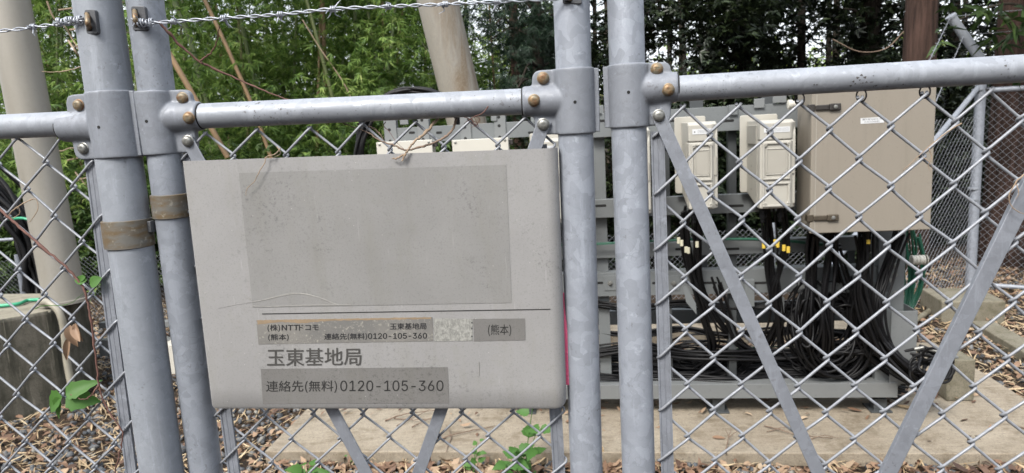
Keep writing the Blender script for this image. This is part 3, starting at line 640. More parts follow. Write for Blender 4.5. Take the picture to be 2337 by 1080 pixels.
# feet
for fx in (1200, 2010, 1640):
    u, z = ruz(fx, 910, WF); f = MB(); rbox(f, u - .03, u + .03, WF + .0, WF + .06, .06, z - .001); rbox(f, u - .05, u + .05, WF - .02, WF + .09, .0605, .068); f.build('foot', M_RACKD, RKR, None, .002)
def upright(x, wpx, yt, yb, w_, dep, mat=M_RACK, holes=(), ztop=None):
    u0, _ = ruz(x - wpx / 2, (yt + yb) / 2, w_); u1, _ = ruz(x + wpx / 2, (yt + yb) / 2, w_); z1 = ruz(x, yt, w_)[1] if ztop is None else ztop; z0 = ruz(x, yb, w_)[1]; z0 = max(z0, .06)
    mb = MB(); rbox(mb, u0, u1, w_, w_ + .005, z0, z1); rbox(mb, u1 - .005, u1, w_ + .0052, w_ + dep, z0, z1); rbox(mb, u0, u0 + .005, w_ + .0052, w_ + dep, z0, z1)
    o = mb.build('upright', mat, RKR, None, .0012)
    for hy in holes:
        _, z = ruz(x, hy, w_); h = MB(); h.lathe(RK((u0 + u1) / 2 - .004, w_ - .0001, z), -RW, [(.0075, 0), (.0075, .0006)], 14); h.build('hole', M_HOLE, o)
    return o
upright(1374, 26, 240, 880, WF + .0505, .05); upright(1672, 18, 240, 880, WF + .0505, .05, M_RACKD); upright(1520, 22, 240, 880, WF + .0505, .05, M_RACKD)
upright(897, 28, 240, 520, WF - .006, .04, M_RACKL, (296, 322)); upright(972, 26, 240, 520, WF - .006, .04, M_RACKL, (274, 292, 318))
upright(1068, 24, 240, 520, WF - .006, .04, M_RACKL, (290, 316)); upright(1146, 26, 240, 520, WF - .006, .04, M_RACKL, (267, 287, 313))
upright(1235, 20, 250, 880, WF + .0505, .05, M_RACK)
u_ = upright(2032, 60, 524, 880, WF, .09, M_RACK)
for by in (606, 627, 670, 640, 757):
    s = MB(); a, zc = ruz(2042 if by != 640 else 2030, by, WF); s.lathe(RK(a, WF - .0002, zc), -RW, [(.014, 0), (.014, .002), (.010, .0022), (.010, .009), (.006, .0095), (.006, .016)], 6); s.build('bolt', M_SILV, u_, 30)
s = MB(); a, z1 = ruz(2035, 711, WF - .03); b, z0 = ruz(2088, 885, WF - .03); rbox(s, a, b, WF - .03, WF - .025, z0 + .02, z1); rbox(s, b - .005, b, WF - .0248, WF + .12, z0 + .02, z1); s.build('end_plate', M_RACKL, RKR, None, .0012)
for (x, y0, y1) in ((1755, 205, 250), (1590, 205, 250), (2000, 205, 250)): upright(x, 30, y0, y1 + 60, WF + .0505, .03, M_RACKD)
for x, y0, y1, x1 in ((1721, 226, 246, 1745), (1764, 218, 234, 1795), (912, 268, 284, 932), (1120, 262, 276, 1134), (1358, 243, 259, 1372)):
    a, z1 = ruz(x, y0, WF - .01); b, z0 = ruz(x1, y1, WF - .01); s = MB(); rbox(s, a, b, WF - .012, WF - .002, z0, z1); s.build('end_cap', M_RACKL, RKR, None, .002)

beam(1862, 2032, 645, 668, WF - .055, .04, 'cable_tray', M_RACKD, flange=False)
beam(1345, 2040, 690, 700, WF + .36, .03, 'cross_rail', M_RACKL)
for (x0, x1, y0, y1, w_, mt) in ((1757, 1776, 632, 694, WF - .03, M_RACKD), (1822, 1842, 640, 672, WF - .02, M_RACKL), (1700, 1722, 640, 700, WF - .02, M_RACK), (1776, 1790, 680, 715, WF - .03, M_RACKL), (1664, 1684, 240, 262, WF - .015, M_RACK), (1936, 1950, 560, 640, WF + .1, M_RACKD), (1600, 1615, 575, 640, WF + .1, M_RACKD)):
    a, z1 = ruz(x0, y0, w_); b, z0 = ruz(x1, y1, w_); q = MB(); rbox(q, a, b, w_, w_ + .006, z0, z1); rbox(q, a, b, w_ + .0062, w_ + .05, z1 - .006, z1 - .0003); q.build('bracket', mt, RKR, None, .0015)
# hidden-behind-sign cream boxes whose tops show under the rail
def plain_box(x0, x1, yt, w_, hgt, dep, label):
    u0, z1 = ruz(x0, yt, w_); u1, _ = ruz(x1, yt, w_); r_ = thing('equipment_box', RK((u0 + u1) / 2, w_, z1 - hgt), label, 'box', 'small cream boxes mounted on the rack')
    m = MB(); rbox(m, u0, u1, w_ + .012, w_ + dep, z1 - hgt, z1 - .004); m.build('body', M_CREAML, r_, None, .006, 3)
    m = MB(); rbox(m, u0 - .004, u1 + .004, w_, w_ + .0118, z1 - hgt - .004, z1); m.build('cover', M_CREAML, r_, None, .003, 3)
    for k in (0, 1):
        m = MB(); m.lathe(RK(u0 + .012 if k == 0 else u1 - .012, w_, z1 - .012), -RW, [(.006, 0), (.006, .003), (.004, .004)], 12); m.build('screw', M_SILV, r_, 30)
        m = MB(); rbox(m, u1 + .0045, u1 + .022, w_ + .02, w_ + .05, z1 - .035 - .06 * k, z1 - .010 - .06 * k); m.build('latch', M_LATCHD, r_, None, .002)
plain_box(860, 984, 325, WF - .10, .33, .09, 'cream equipment box with its lid just above the sign board, nearer the coiled black cables')
plain_box(1033, 1158, 320, WF - .10, .33, .09, 'cream equipment box just above the sign board, nearer the upright with the pin hole')

# remote radio units
def radio(xr, ytop, scale, label, fins=True, w_=2.99, tags=M_TAGW):
    W_, D_, H_ = .127 * scale, .290, .378
    u1, z1 = ruz(xr, ytop, w_); u0 = u1 - W_; z0 = z1 - H_; wf = w_
    r_ = thing('radio_unit', RK((u0 + u1) / 2, w_, z0), label, 'radio unit', 'cream radio units on the rack')
    P = lambda u, w2, z: RK(u, w2, z)
    # body: side profile in (w, z), extruded along u
    prof = rpoly([(wf + .012, z0 + .018), (wf + .012, z1 - .060), (wf + .030, z1 - .012), (wf + .060, z1), (wf + D_ - .03, z1), (wf + D_ - .03, z0 + .055), (wf + .07, z0 + .004)], .010, 4)
    m = MB(); m.prism([P(u0 + .004, a, b) for a, b in prof], RU * (W_ - .008)); m.build('body', M_CREAM, r_, 40, .003, 3)
    # top cap and front cover, split by a seam, with a sloped right shoulder
    def cover(za, zb, name, sh):
        q = rpoly([(u0, wf), (u1 - .026, wf), (u1, wf + .030), (u1, wf + .052), (u0, wf + .052)], [.006, .008, .006, 0, 0], 4)
        mm = MB(); mm.prism([P(a, b, za) for a, b in q], (0, 0, zb - za)); return mm.build(name, M_CREAM, r_, 40, .006, 3)
    cover(z1 - .083, z1 - .010, 'top_cap', 1); fc = cover(z0 + .004, z1 - .086, 'front_cover', 1)
    # recessed panels: raised frames
    def frame(a0, a1, b0, b1, t=.008, h=.008, mat=M_CREAM):
        mm = MB(); e = wf - h
        for (p, q, r2, s2) in ((a0, a1, b1 - t, b1), (a0, a1, b0, b0 + t), (a0, a0 + t, b0 + t + .0002, b1 - t - .0002), (a1 - t, a1, b0 + t + .0002, b1 - t - .0002)): rbox(mm, p, q, e, wf - .0005, r2, s2)
        return mm.build('moulded_frame', mat, fc, None, .002, 2)
    c0, c1 = u0 + .010, u1 - .030
    frame(c0, c1, z0 + .128, z1 - .092); frame(c0, c1, z0 + .012, z0 + .116)
    frame(c0 + .014, c1 - .010, z0 + .148, z1 - .118, .005, .0045)
    mm = MB(); rbox(mm, c0 + .020, c1 - .016, wf - .002, wf - .0008, z0 + .154, z1 - .124); mm.build('recess_panel', M_CREAMD, fc, None, .001)
    mm = MB(); mm.prism([P(a, wf + .006 - (a - u1) * .0, b) for a, b in ((u1 - .022, z0 + .150), (u1 - .010, z0 + .150), (u1 - .010, z0 + .230), (u1 - .022, z0 + .230))], RW * .003); mm.build('side_slot', M_CREAMD, fc)
    for a, b in ((c0 + .010, z1 - .102), (c1 - .006, z1 - .100), (c0 + .010, z0 + .026), (c1 - .006, z0 + .024)):
        mm = MB(); mm.lathe(P(a, wf - .004, b), -RW, [(.0085, -.003), (.0085, .003), (.007, .0045), (.007, .005)], 16); k = mm.build('screw_knob', M_CREAM, r_, 40, .0008)
        mm = MB(); mm.box(P(a, wf - .0092, b), (RU, RW, (0, 0, 1)), (.010, .0006, .0018)); mm.build('screw_slot', M_LATCHD, k)
    # label
    mm = MB(); rbox(mm, c0 + .006, c1 - .002, wf - .0016, wf - .0008, z1 - .052, z1 - .030); st = mm.build('sticker', M_WHITE, r_)
    for k in range(3): mm = MB(); rbox(mm, c0 + .028, c1 - .006, wf - .0021, wf - .0017, z1 - .036 - .005 * k, z1 - .0352 - .005 * k); mm.build('printed_line', M_RACK, st)
    mm = MB(); mm.lathe(P(c0 + .016, wf - .0016, z1 - .042), -RW, [(.0028, 0), (.0028, .0004)], 12); mm.build('printed_dot', M_TEXT, st)
    # left side: fins at the top, screws along the seams
    if fins:
        mm = MB()
        for k in range(17): rbox(mm, u0 - .004, u0 + .0038, wf + .058, wf + .238, z1 - .020 - k * .0048 - .0034, z1 - .020 - k * .0048)
        mm.build('vent_fins', M_CREAM, r_, None, .0006, 1)
    for k in range(5):
        for wv in (.062, .170):
            mm = MB(); mm.lathe(P(u0 + .004, wf + wv, z0 + .075 + k * .052), -RU, [(.0032, 0), (.0032, .0018)], 10); mm.build('side_screw', M_SILV, r_)
    mm = MB(); rbox(mm, u0 - .0008, u0 + .0035, wf + .054, wf + .0555, z0 + .02, z1 - .08); mm.build('side_seam', M_CREAMD, r_)
    # back sunshield and bracket
    mm = MB(); q = rpoly([(u0 - .026, z1 + .026), (u1 - .012, z1 + .026), (u1 - .012, z0 + .05), (u0 - .026, z0 + .05)], .012)
    mm.prism([P(a, wf + D_ - .028, b) for a, b in q], RW * .012); mm.build('back_shield', M_CREAM, r_, 40, .003, 3)
    mm = MB(); rbox(mm, u0 - .010, u1 - .012, wf + D_ - .0155, wf + D_ + .008, z0 + .05, z1 + .012); mm.build('mounting_bracket', M_RACKL, r_, None, .002)
    for a in (u0 + .03, u1 - .05):
        mm = MB(); mm.lathe(P(a, wf + D_ - .02, z1 + .022), [0, 0, 1], [(.007, -.001), (.007, .007), (.004, .008)], 8); mm.build('top_bolt', M_SILV, r_, 30)
        mm = MB(); mm.lathe(P(a, wf + .07, z0 + .006), [0, 0, -1], [(.012, 0), (.012, .03), (.015, .031), (.015, .05), (.009, .052), (.009, .07)], 14); mm.build('cable_gland', M_BLACK, r_, 30)
    return r_, u0, u1, z0
RA = radio(1277, 316, 1.0, 'cream radio unit mostly hidden by the sign board, only its edge beside the gate post', False)
RB = radio(1485, 291, 1.0, 'cream radio unit half hidden behind the nearest gate post', False)
RC = radio(1641, 276, 1.0, 'cream radio unit with smooth upper side, crossed by the slanting brace', False)
RD = radio(1821, 271, 1.20, 'cream radio unit with a block of vent fins, next to the big beige cabinet', True)

# beige cabinet
WB = 2.98
u0, _ = ruz(1851, 360, WB); u1, _ = ruz(2131, 360, WB); z0 = ruz(1990, 529, WB)[1]; z1 = z0 + .655
CB = thing('equipment_cabinet', RK((u0 + u1) / 2, WB, z0), 'big square beige cabinet with two latches and a small printed label', 'cabinet')
m = MB(); rbox(m, u0 + .004, u1 - .004, WB + .024, WB + .215, z0 + .004, z1 - .004); m.build('body', M_BOX, CB, None, .008, 4)
m = MB(); rbox(m, u0 + .012, u1 - .012, WB + .0175, WB + .0238, z0 + .012, z1 - .012); m.build('gasket', M_BOXS, CB)
m = MB(); rbox(m, u0, u1, WB, WB + .017, z0, z1); dr = m.build('door', M_BOX, CB, None, .0045, 4)
m = MB(); rbox(m, u0 + .0185, u0 + .0205, WB - .0004, WB + .001, z0 + .004, z1 - .004); m.build('door_crease', M_CREAMD, dr)
for py, cnt in ((247, 0), (498, 1)):
    a, z = ruz(1852, py, WB); lt = MB(); rbox(lt, u0 - .012, u0 + .012, WB - .004, WB + .03, z - .015, z + .015); l_ = lt.build('latch', M_LATCHD if not cnt else M_LATCH, dr, None, .002)
    lt = MB(); rbox(lt, u0 + .0125, u0 + .066, WB - .010, WB - .0006, z - .010, z + .011); rbox(lt, u0 + .0665, u0 + .112, WB - .013, WB - .0006, z - .013, z + .014); lt.build('latch_lever', M_LATCH if cnt else M_LATCHD, l_, None, .003)
    lt = MB(); lt.lathe(RK(u0 + .090, WB - .013, z), -RW, [(.008, 0), (.008, .003), (.005, .004)], 16); lt.build('latch_screw', M_SILV, l_, 30)
ft = MB(); ft.prism([rk(x, y, WB - .0004) for x, y in ((1964, 270), (2013, 267), (2018, 280), (1964, 283))], -RW * .0004); ls = ft.build('sticker', M_WHITE, dr)
text('屋外用光BOX #2', 1968, 271.0, 2013, 275, -.04, (None, WB - .0011), M_TEXTF, ls, .0); text('(LSC1394用)', 1973, 276.6, 2008, 280.6, -.04, (None, WB - .0011), M_TEXTF, ls, .0)
for k in (0, 1):
    m = MB(); rbox(m, u0 + .06 + k * .35, u0 + .12 + k * .35, WB + .2155, WB + .36, z0 + .1, z1 - .05); m.build('mounting_bracket', M_RACKD, CB, None, .002)
m = MB(); m.lathe(rk(1814, 238, WB + .12), RU, [(.016, -.03), (.020, -.028), (.020, -.012), (.014, -.011), (.014, .012)], 16); m.build('cable_gland', M_CREAML, CB, 30)

# ------------------------------------------------------------------ cables
def cables(name, label, keys, n, spread, r, mat=M_BLACK, seed=0, cat='cables', closed=False, part='cable', sag=.0, label_part=None):
    """n strands that follow the key points (x px, y px, w) side by side"""
    g = np.random.default_rng(seed); K = [rk(x, y, w_) for x, y, w_ in keys]
    root = thing(name, np.mean(K, axis=0), label, cat)
    base = spline(K, 10)
    for i in range(n):
        off = g.normal(0, 1, 3) * spread; K2 = [k + off * (1, 1, .8) + g.normal(0, 1, 3) * spread * .45 for k in K]
        mb = MB(); rr = r * g.uniform(.8, 1.25); P = spline(K2, 9); P[:, 2] = np.maximum(P[:, 2], .062 + rr)
        mb.tube(P, rr, 7); mb.build(part, mat, root, 60)
    return root
wl = 3.42
cables('cable_bundle', 'long low bundle of black cables lying along the rack base', [(1150, 850, wl), (1300, 848, wl), (1420, 852, wl), (1560, 850, wl), (1700, 856, wl), (1850, 858, wl), (1960, 866, wl), (2060, 880, wl)], 34, .022, .0062, seed=1)
cables('cable_bundle', 'upper bundle of black cables lying behind the low bundle at the rack base', [(1150, 815, wl + .12), (1350, 812, wl + .12), (1500, 812, wl + .12), (1650, 815, wl + .12), (1800, 822, wl + .12), (1900, 835, wl + .1), (2000, 850, wl)], 24, .020, .0062, seed=2)
cables('cable_bundle', 'middle layer of black cables running under the hanging coils', [(1150, 838, wl + .06), (1340, 834, wl + .06), (1500, 838, wl + .06), (1640, 832, wl + .06), (1760, 836, wl + .06), (1850, 810, wl + .02), (1930, 790, wl)], 20, .022, .0055, seed=3)
cables('cable_bundle', 'thin black cables stretched behind the cross rails', [(1150, 730, 3.72), (1400, 728, 3.72), (1600, 730, 3.72), (1750, 728, 3.72), (1880, 724, 3.7)], 7, .008, .005, seed=4)
def drops(x, label, keys, n, spread, seed, r=.0055): return cables('cable_bundle', label, keys, n, spread, r, seed=seed)
drops(0, 'black cables dropping from the radio unit crossed by the brace', [(1566, 480, 3.14), (1562, 530, 3.18), (1572, 600, 3.24), (1592, 680, 3.26), (1612, 740, 3.3), (1625, 800, 3.36), (1590, 838, 3.4)], 9, .013, 11)
drops(0, 'black cables dropping beside them and curling right into the low bundle', [(1600, 480, 3.14), (1596, 560, 3.2), (1600, 650, 3.28), (1640, 730, 3.34), (1690, 790, 3.4), (1700, 838, 3.42), (1640, 858, 3.42)], 8, .011, 12)
drops(0, 'black cables dropping from the finned radio unit', [(1748, 478, 3.12), (1750, 540, 3.16), (1757, 620, 3.22), (1766, 680, 3.24), (1770, 730, 3.3), (1745, 790, 3.38), (1690, 840, 3.42)], 11, .012, 13)
drops(0, 'four tagged cables fanning out under the finned radio unit', [(1785, 478, 3.12), (1792, 560, 3.16), (1776, 620, 3.2), (1766, 660, 3.22), (1772, 720, 3.28), (1780, 790, 3.36)], 8, .010, 14)
drops(0, 'thick black cables hanging straight from the cabinet corner', [(1855, 528, 3.12), (1852, 580, 3.16), (1850, 640, 3.2), (1842, 720, 3.2), (1840, 800, 3.3), (1880, 850, 3.36)], 11, .012, 15, .0065)
drops(0, 'thick black cables hanging down the middle of the cabinet', [(1892, 528, 3.14), (1890, 600, 3.18), (1884, 680, 3.18), (1888, 760, 3.2), (1892, 830, 3.3), (1960, 868, 3.34)], 14, .015, 16, .0065)
drops(0, 'thick black cables hanging under the cabinet near its far end', [(1975, 526, 3.12), (1972, 590, 3.14), (1968, 660, 3.16), (1985, 740, 3.18), (2020, 810, 3.2), (2075, 858, 3.2), (2130, 868, 3.2)], 16, .016, 17, .0065)
drops(0, 'black cables leaning from the cabinet corner down to the rack post', [(2052, 528, 3.2), (2030, 580, 3.2), (2012, 640, 3.2), (1998, 700, 3.18), (2010, 770, 3.18), (2050, 840, 3.18), (2110, 862, 3.18)], 14, .012, 18)
drops(0, 'black cables spreading from the rack post into a loop on the slab', [(1965, 690, 3.2), (2000, 740, 3.18), (2040, 800, 3.14), (2100, 850, 3.1), (2155, 862, 3.08), (2168, 835, 3.1), (2140, 815, 3.14), (2100, 800, 3.2)], 11, .012, 19)
def coil(cx_, cy_, rx, ry, w_, n, label, seed, r=.0055, a0=0.0, a1=6.6):
    g = np.random.default_rng(seed); root = thing('cable_coil', rk(cx_, cy_, w_), label, 'cable coil', None)
    for i in range(n):
        k = g.uniform(.55, 1.12); dx, dy, dw = g.normal(0, 14), g.normal(0, 10), g.normal(0, .03); ph1, ph2 = g.uniform(0, 6.28, 2); st = g.uniform(0, 6.28); kk = []
        for t in np.linspace(a0, a1, 30): q_ = 1 + .12 * math.sin(t * 2 + ph1) + .06 * math.sin(t * 3 + ph2); kk.append(rk(cx_ + dx + rx * k * q_ * math.cos(t + st * (a1 > 6)), cy_ + dy + ry * k * q_ * math.sin(t + st * (a1 > 6)), w_ + dw + .03 * math.sin(t * 2 + ph2)))
        P = spline(kk, 3); P[:, 2] = np.maximum(P[:, 2], .07); mb = MB(); mb.tube(P, r * g.uniform(.7, 1.2), 7); mb.build('cable', M_BLACK, root, 60)
coil(1905, 755, 82, 92, 3.30, 34, 'large untidy coil of black cable hanging below the cabinet', 31)
coil(1850, 735, 30, 75, 3.24, 14, 'narrow upright coil of black cable left of the large coil', 32)
coil(1600, 815, 90, 34, 3.42, 12, 'flat loop of black cable on the bundle behind the slanting brace', 33, .005)
coil(2128, 842, 42, 30, 3.1, 12, 'small tight roll of black cable on the slab past the rack end', 34, .0055)
coil(1935, 815, 100, 34, 3.38, 22, 'wide flat loops of black cable lying at the rack end', 35, .005)
drops(0, 'slack black cables sagging from the cabinet middle into the low bundle', [(1900, 560, 3.2), (1925, 640, 3.24), (1950, 720, 3.28), (1930, 790, 3.32), (1850, 840, 3.38), (1740, 852, 3.42)], 12, .018, 20)
drops(0, 'slack black cables crossing in front of the rack post foot', [(1960, 640, 3.22), (1945, 720, 3.26), (1975, 800, 3.3), (2040, 850, 3.3), (2085, 872, 3.26)], 12, .018, 21)
drops(0, 'two loose black cables swinging between the radio units', [(1640, 640, 3.26), (1660, 700, 3.3), (1690, 780, 3.36), (1760, 820, 3.4), (1850, 830, 3.42)], 5, .016, 22)
for k, (ys, wv, nn, lb_) in enumerate(((700, 3.34, 6, 'cables strung level just under the wide slotted rail'), (760, 3.40, 8, 'cables strung level above the flat loops, behind the brace'), (868, 3.36, 10, 'cables lying lowest, directly on the base rail'), (800, 3.32, 9, 'wavy cables crossing the front of the low bundle'))):
    gq = np.random.default_rng(60 + k); cables('cable_bundle', lb_, [(x, ys + gq.normal(0, 5), wv + gq.normal(0, .02)) for x in (1345, 1450, 1560, 1660, 1760, 1860, 1960, 2040)], nn, .014, .0055, seed=70 + k)
# big hanging loop above the sign
cables('cable_loop', 'thick black cables arching up behind the top rail over the sign board', [(818, 372, 3.5), (822, 330, 3.5), (835, 280, 3.5), (868, 235, 3.5), (915, 212, 3.5), (965, 210, 3.5), (1010, 226, 3.5), (1045, 262, 3.5), (1060, 330, 3.55)], 9, .012, .010, seed=41)
# cable ends with connectors
for k, (x, y) in enumerate(((2098, 795), (2112, 810), (2131, 800))):
    r_ = thing('cable_connector', rk(x, y, 3.12), ('silver cable connector highest in the roll beside the rack end plate', 'silver cable connector lowest in the roll beside the rack end plate', 'silver cable connector farthest from the rack end plate')[k], 'connector')
    m = MB(); m.lathe(rk(x, y, 3.12), unit(RU * .8 + np.array([0, -.3, .3 - .3 * k])), [(.008, -.02), (.010, -.018), (.010, 0), (.0075, .001), (.0075, .018), (.005, .02)], 14); m.build('body', M_SILV, r_, 30)
    m = MB(); m.lathe(rk(x, y, 3.12), -unit(RU * .8 + np.array([0, -.3, .3 - .3 * k])), [(.0065, .019), (.0065, .05), (.005, .06)], 12); m.build('sleeve', M_BLACK, r_, 30)
# tags
def ctag(x, y, w_, mat, label, hp=18, wp=8, group=None):
    m = MB(); a = rk(x, y, w_); m.lathe(a, [0, 0, 1], [(.0072, -hp * .00075), (.0078, -hp * .0007), (.0078, hp * .0007), (.0072, hp * .00075)], 12); o = m.build('cable_tag', mat, None, 30); return tag(o, label, 'cable tag', group)
for i, (x, y) in enumerate(((1549, 549), (1556, 555), (1566, 570), (1571, 572), (1591, 558))): ctag(x, y, 3.09, M_TAGW, ('first', 'second', 'third', 'fourth', 'last')[i] + ' cream tag from the tension bar, on a cable under the braced radio unit', group='cream cable tags')
for i, (x, y) in enumerate(((1743, 560), (1769, 554), (1775, 558), (1789, 566), (1799, 570))): ctag(x, y, 3.06, M_YEL, ('first', 'second', 'third', 'fourth', 'last')[i] + ' yellow tag counted towards the cabinet, on a cable under the finned radio unit', group='yellow cable tags')
ctag(1982, 552, 3.05, M_YEL, 'lone yellow tag sleeve on a cable under the beige cabinet', 12)
cables('earth_wire', 'green wires stretched along the slotted rail behind the gate posts', [(1150, 563, 3.27), (1360, 556, 3.27), (1500, 549, 3.27), (1620, 545, 3.27), (1750, 546, 3.27), (1880, 556, 3.28)], 4, .004, .0035, M_GREEN, 51)
cables('earth_wire', 'pale green wire lying on the soil behind the low cables', [(1560, 800, 3.7), (1640, 800, 3.7), (1720, 794, 3.7), (1850, 790, 3.7)], 2, .004, .005, M_GREEN, 52)
cables('green_cable', 'green cables hanging in a bunch past the rack end, behind the white spool', [(2078, 525, 3.4), (2085, 570, 3.42), (2082, 620, 3.42), (2078, 670, 3.42), (2072, 712, 3.4)], 8, .012, .0045, M_GREEN, 53)
cables('green_cable', 'green cables sagging in a bow beyond the white spool', [(2098, 540, 3.45), (2108, 600, 3.45), (2104, 650, 3.45), (2088, 690, 3.45), (2074, 715, 3.42)], 5, .009, .0045, M_GREEN, 54)
sp = thing('cable_spool', rk(2096, 594, 3.36), 'small white ribbed spool fixed at the end of the rack', 'spool')
m = MB(); m.lathe(rk(2079, 594, 3.36), RU, [(.020, 0), (.024, .002), (.024, .008), (.021, .010), (.021, .016), (.023, .018), (.023, .024), (.021, .026), (.021, .032), (.024, .034), (.024, .040), (.021, .042), (.021, .05), (.024, .052), (.024, .058), (.018, .060)], 24); m.build('drum', M_CREAML, sp, 30)
m = MB(); m.lathe(rk(2112, 594, 3.36), RU, [(.026, 0), (.026, .005), (.02, .006)], 20); m.build('flange', M_CREAMD, sp, 30)
# hanging name plate among the cables
m = MB(); m.prism([rk(x, y, 3.16) for x, y in ((1559, 656), (1566, 652), (1588, 692), (1590, 718), (1566, 690))], RW * .003); tag(m.build('hanging_plate', M_RACK, None), 'small grey plate tied to the cables behind the tension bar', 'plate')

# ------------------------------------------------------------------ things at the end of the slab
m = MB(); a = rk(2162, 868, 3.42); b = rk(2225, 868, 3.42); ub, zb = a.dot(RU), .06; uc = b.dot(RU); zt = ruz(2200, 822, 3.42)[1]
rbox(m, ub, uc, 3.42, 3.58, .062, zt); tag(m.build('concrete_block', M_BLOCK, None, None, .006, 3), 'small pale concrete block at the corner of the slab', 'block')
m = MB(); rbox(m, ub - .02, uc - .07, 3.44, 3.50, zt + .001, zt + .012); tag(m.build('steel_strip', M_RACKL, None, None, .002), 'flat steel strip lying on the small concrete block', 'strip')

# ------------------------------------------------------------------ far fence behind the rack
def fence_far(A, B, zb, zt, pitch, wr, label, posts=(), name='chain_link_fence', rails=True, seed=0, arm=None, brace=None):
    A = np.array(A, float); B = np.array(B, float); L = np.linalg.norm(B - A); D = (B - A) / L; Nn = np.array([D[1], -D[0], 0]); Nn = Nn if Nn[1] < 0 else -Nn
    r_ = thing(name, (*(A[:2] + B[:2]) / 2, 0), label, 'fence'); mb = MB(); h = pitch / 2; g = np.random.default_rng(seed)
    ns, nj = int(L / h), int((zt - zb) / h)
    for s in range(ns):
        pts = []
        for j in range(nj + 1):
            right = (s + j) % 2; x = (s + right) * h + (wr * .7 if right else -wr * .7) + .01 * math.sin(j * .21 + s * .05)
            pts.append(A + D * x + np.array([0, 0, zt - j * h + g.normal(0, .0015)]) + Nn * (wr * .2 * (1 if j % 2 else -1)))
        mb.tube(pts, wr, 4, False)
    mb.build('mesh_infill', M_WIRE, r_)
    for z in ((zt, .021), (zb + .02, .019)) if rails else ():
        m2 = MB(); m2.tube([A + [0, 0, z[0]], B + [0, 0, z[0]]], z[1], 16); m2.build('rail', M_POSTM, r_, 40)
    return r_, D, Nn
cz = on_z(2214, 655, .22); corner = hit(2214, 655, (0, 5.5, 0), np.array([0, 1.0, 0]))
E1 = np.array([corner[0], corner[1], 0])
RFAR = fence_far(E1 + [.03, -.01, 0], E1 + [2.4, -1.6, 0], .02, 1.62, .057, .0014, 'far chain-link fence running off past the cedar trunks from the corner post', seed=5)[0]
LFAR = fence_far(E1 + [-.02, -.02, 0], E1 + [-1.15, -.72, 0], -.02, 1.42, .057, .0013, 'far chain-link fence beside the beige cabinet, meeting at the corner post', seed=6, rails=False)[0]
BA, BB = np.array([-6.5, 6.1, 0]), np.array([2.6, 5.45, 0])
BFAR = fence_far(BA, BB, .02, .60, .045, .0012, 'low chain-link fence seen through the rack before the dark shrubs', seed=7, rails=False)[0]
for x in np.linspace(.05, .95, 6): q = BA + (BB - BA) * x + [0, .03, 0]; m2 = MB(); m2.tube([q, q + [0, 0, .64]], .022, 16); m2.build('post', M_POSTM, BFAR, 40)
pc = thing('corner_post', E1, 'far grey fence corner post with a bent capped arm and a diagonal stay', 'fence post')
top = E1 + [0, 0, 1.75]; m = MB(); m.tube([E1, top], .038, 24); m.build('post', M_POSTM, pc, 40)
a = hit(2236, 132, E1, np.array([0, 1.0, 0])); b = hit(2170, 38, E1, np.array([0, 1.0, 0])); m = MB(); m.tube([E1 + [0, 0, 1.70], a, b], .036, 20); ar = m.build('arm', M_POSTD, pc, 40)
m = MB(); d = unit(b - a); m.lathe(b, d, [(.040, -.012), (.042, 0), (.040, .008), (.025, .012)], 24); m.build('cap', M_POSTM, ar, 40)
q0 = hit(2233, 200, E1, np.array([0, 1.0, 0])); q1 = hit(2140, 312, E1 + [0, -.5, 0], np.array([0, 1.0, 0])); q2 = q1 + (q1 - q0) * 2.2; m = MB(); m.tube([q0, q2], .020, 16); m.build('stay', M_POSTM, pc, 40)
for py in (205, 430, 455):
    c = hit(2232 - (py - 200) * .045, py, E1, np.array([0, 1.0, 0])); m = MB(); m.lathe(c, [0, 0, 1], [(.042, -.008), (.043, 0), (.042, .008)], 20); m.build('clamp', M_POSTD, pc, 40)
for k, (h0, lab) in enumerate(((.42, 'upper'), (.22, 'middle'))):
    A_ = a + (b - a) * (1 - k * .45); B_ = A_ + [2.6, -1.3, -.03]; Cc = A_ + np.array([-.95, -1.15, -.6])
    for P2, lb in ((B_, f'{lab} barbed strand leading from the bent arm past the trunks'), (Cc, f'{lab} barbed strand dropping from the bent arm towards the cabinet')):
        r_ = thing('barbed_wire', A_, lb, 'barbed wire'); L = np.linalg.norm(P2 - A_); s = np.linspace(0, 1, 120); T = unit(P2 - A_); U1 = unit(np.cross(T, [0, 0, 1.0])); U2 = np.cross(T, U1)
        for ph in (0, math.pi):
            an = s * L / .05 * 6.28 + ph; mb = MB(); mb.tube(A_ + (P2 - A_) * s[:, None] + (U1 * np.cos(an)[:, None] + U2 * np.sin(an)[:, None]) * .002, .0016, 4); mb.build('strand', M_BARB, r_, 60)
        for i in range(4, 118, 9):
            c = A_ + (P2 - A_) * s[i]; mb = MB()
            for an in (random.random() * 6, random.random() * 6): v = U1 * math.cos(an) + U2 * math.sin(an); mb.tube([c - v * .016, c + v * .016], .0014, 4)
            mb.build('barb', M_BARB, r_)
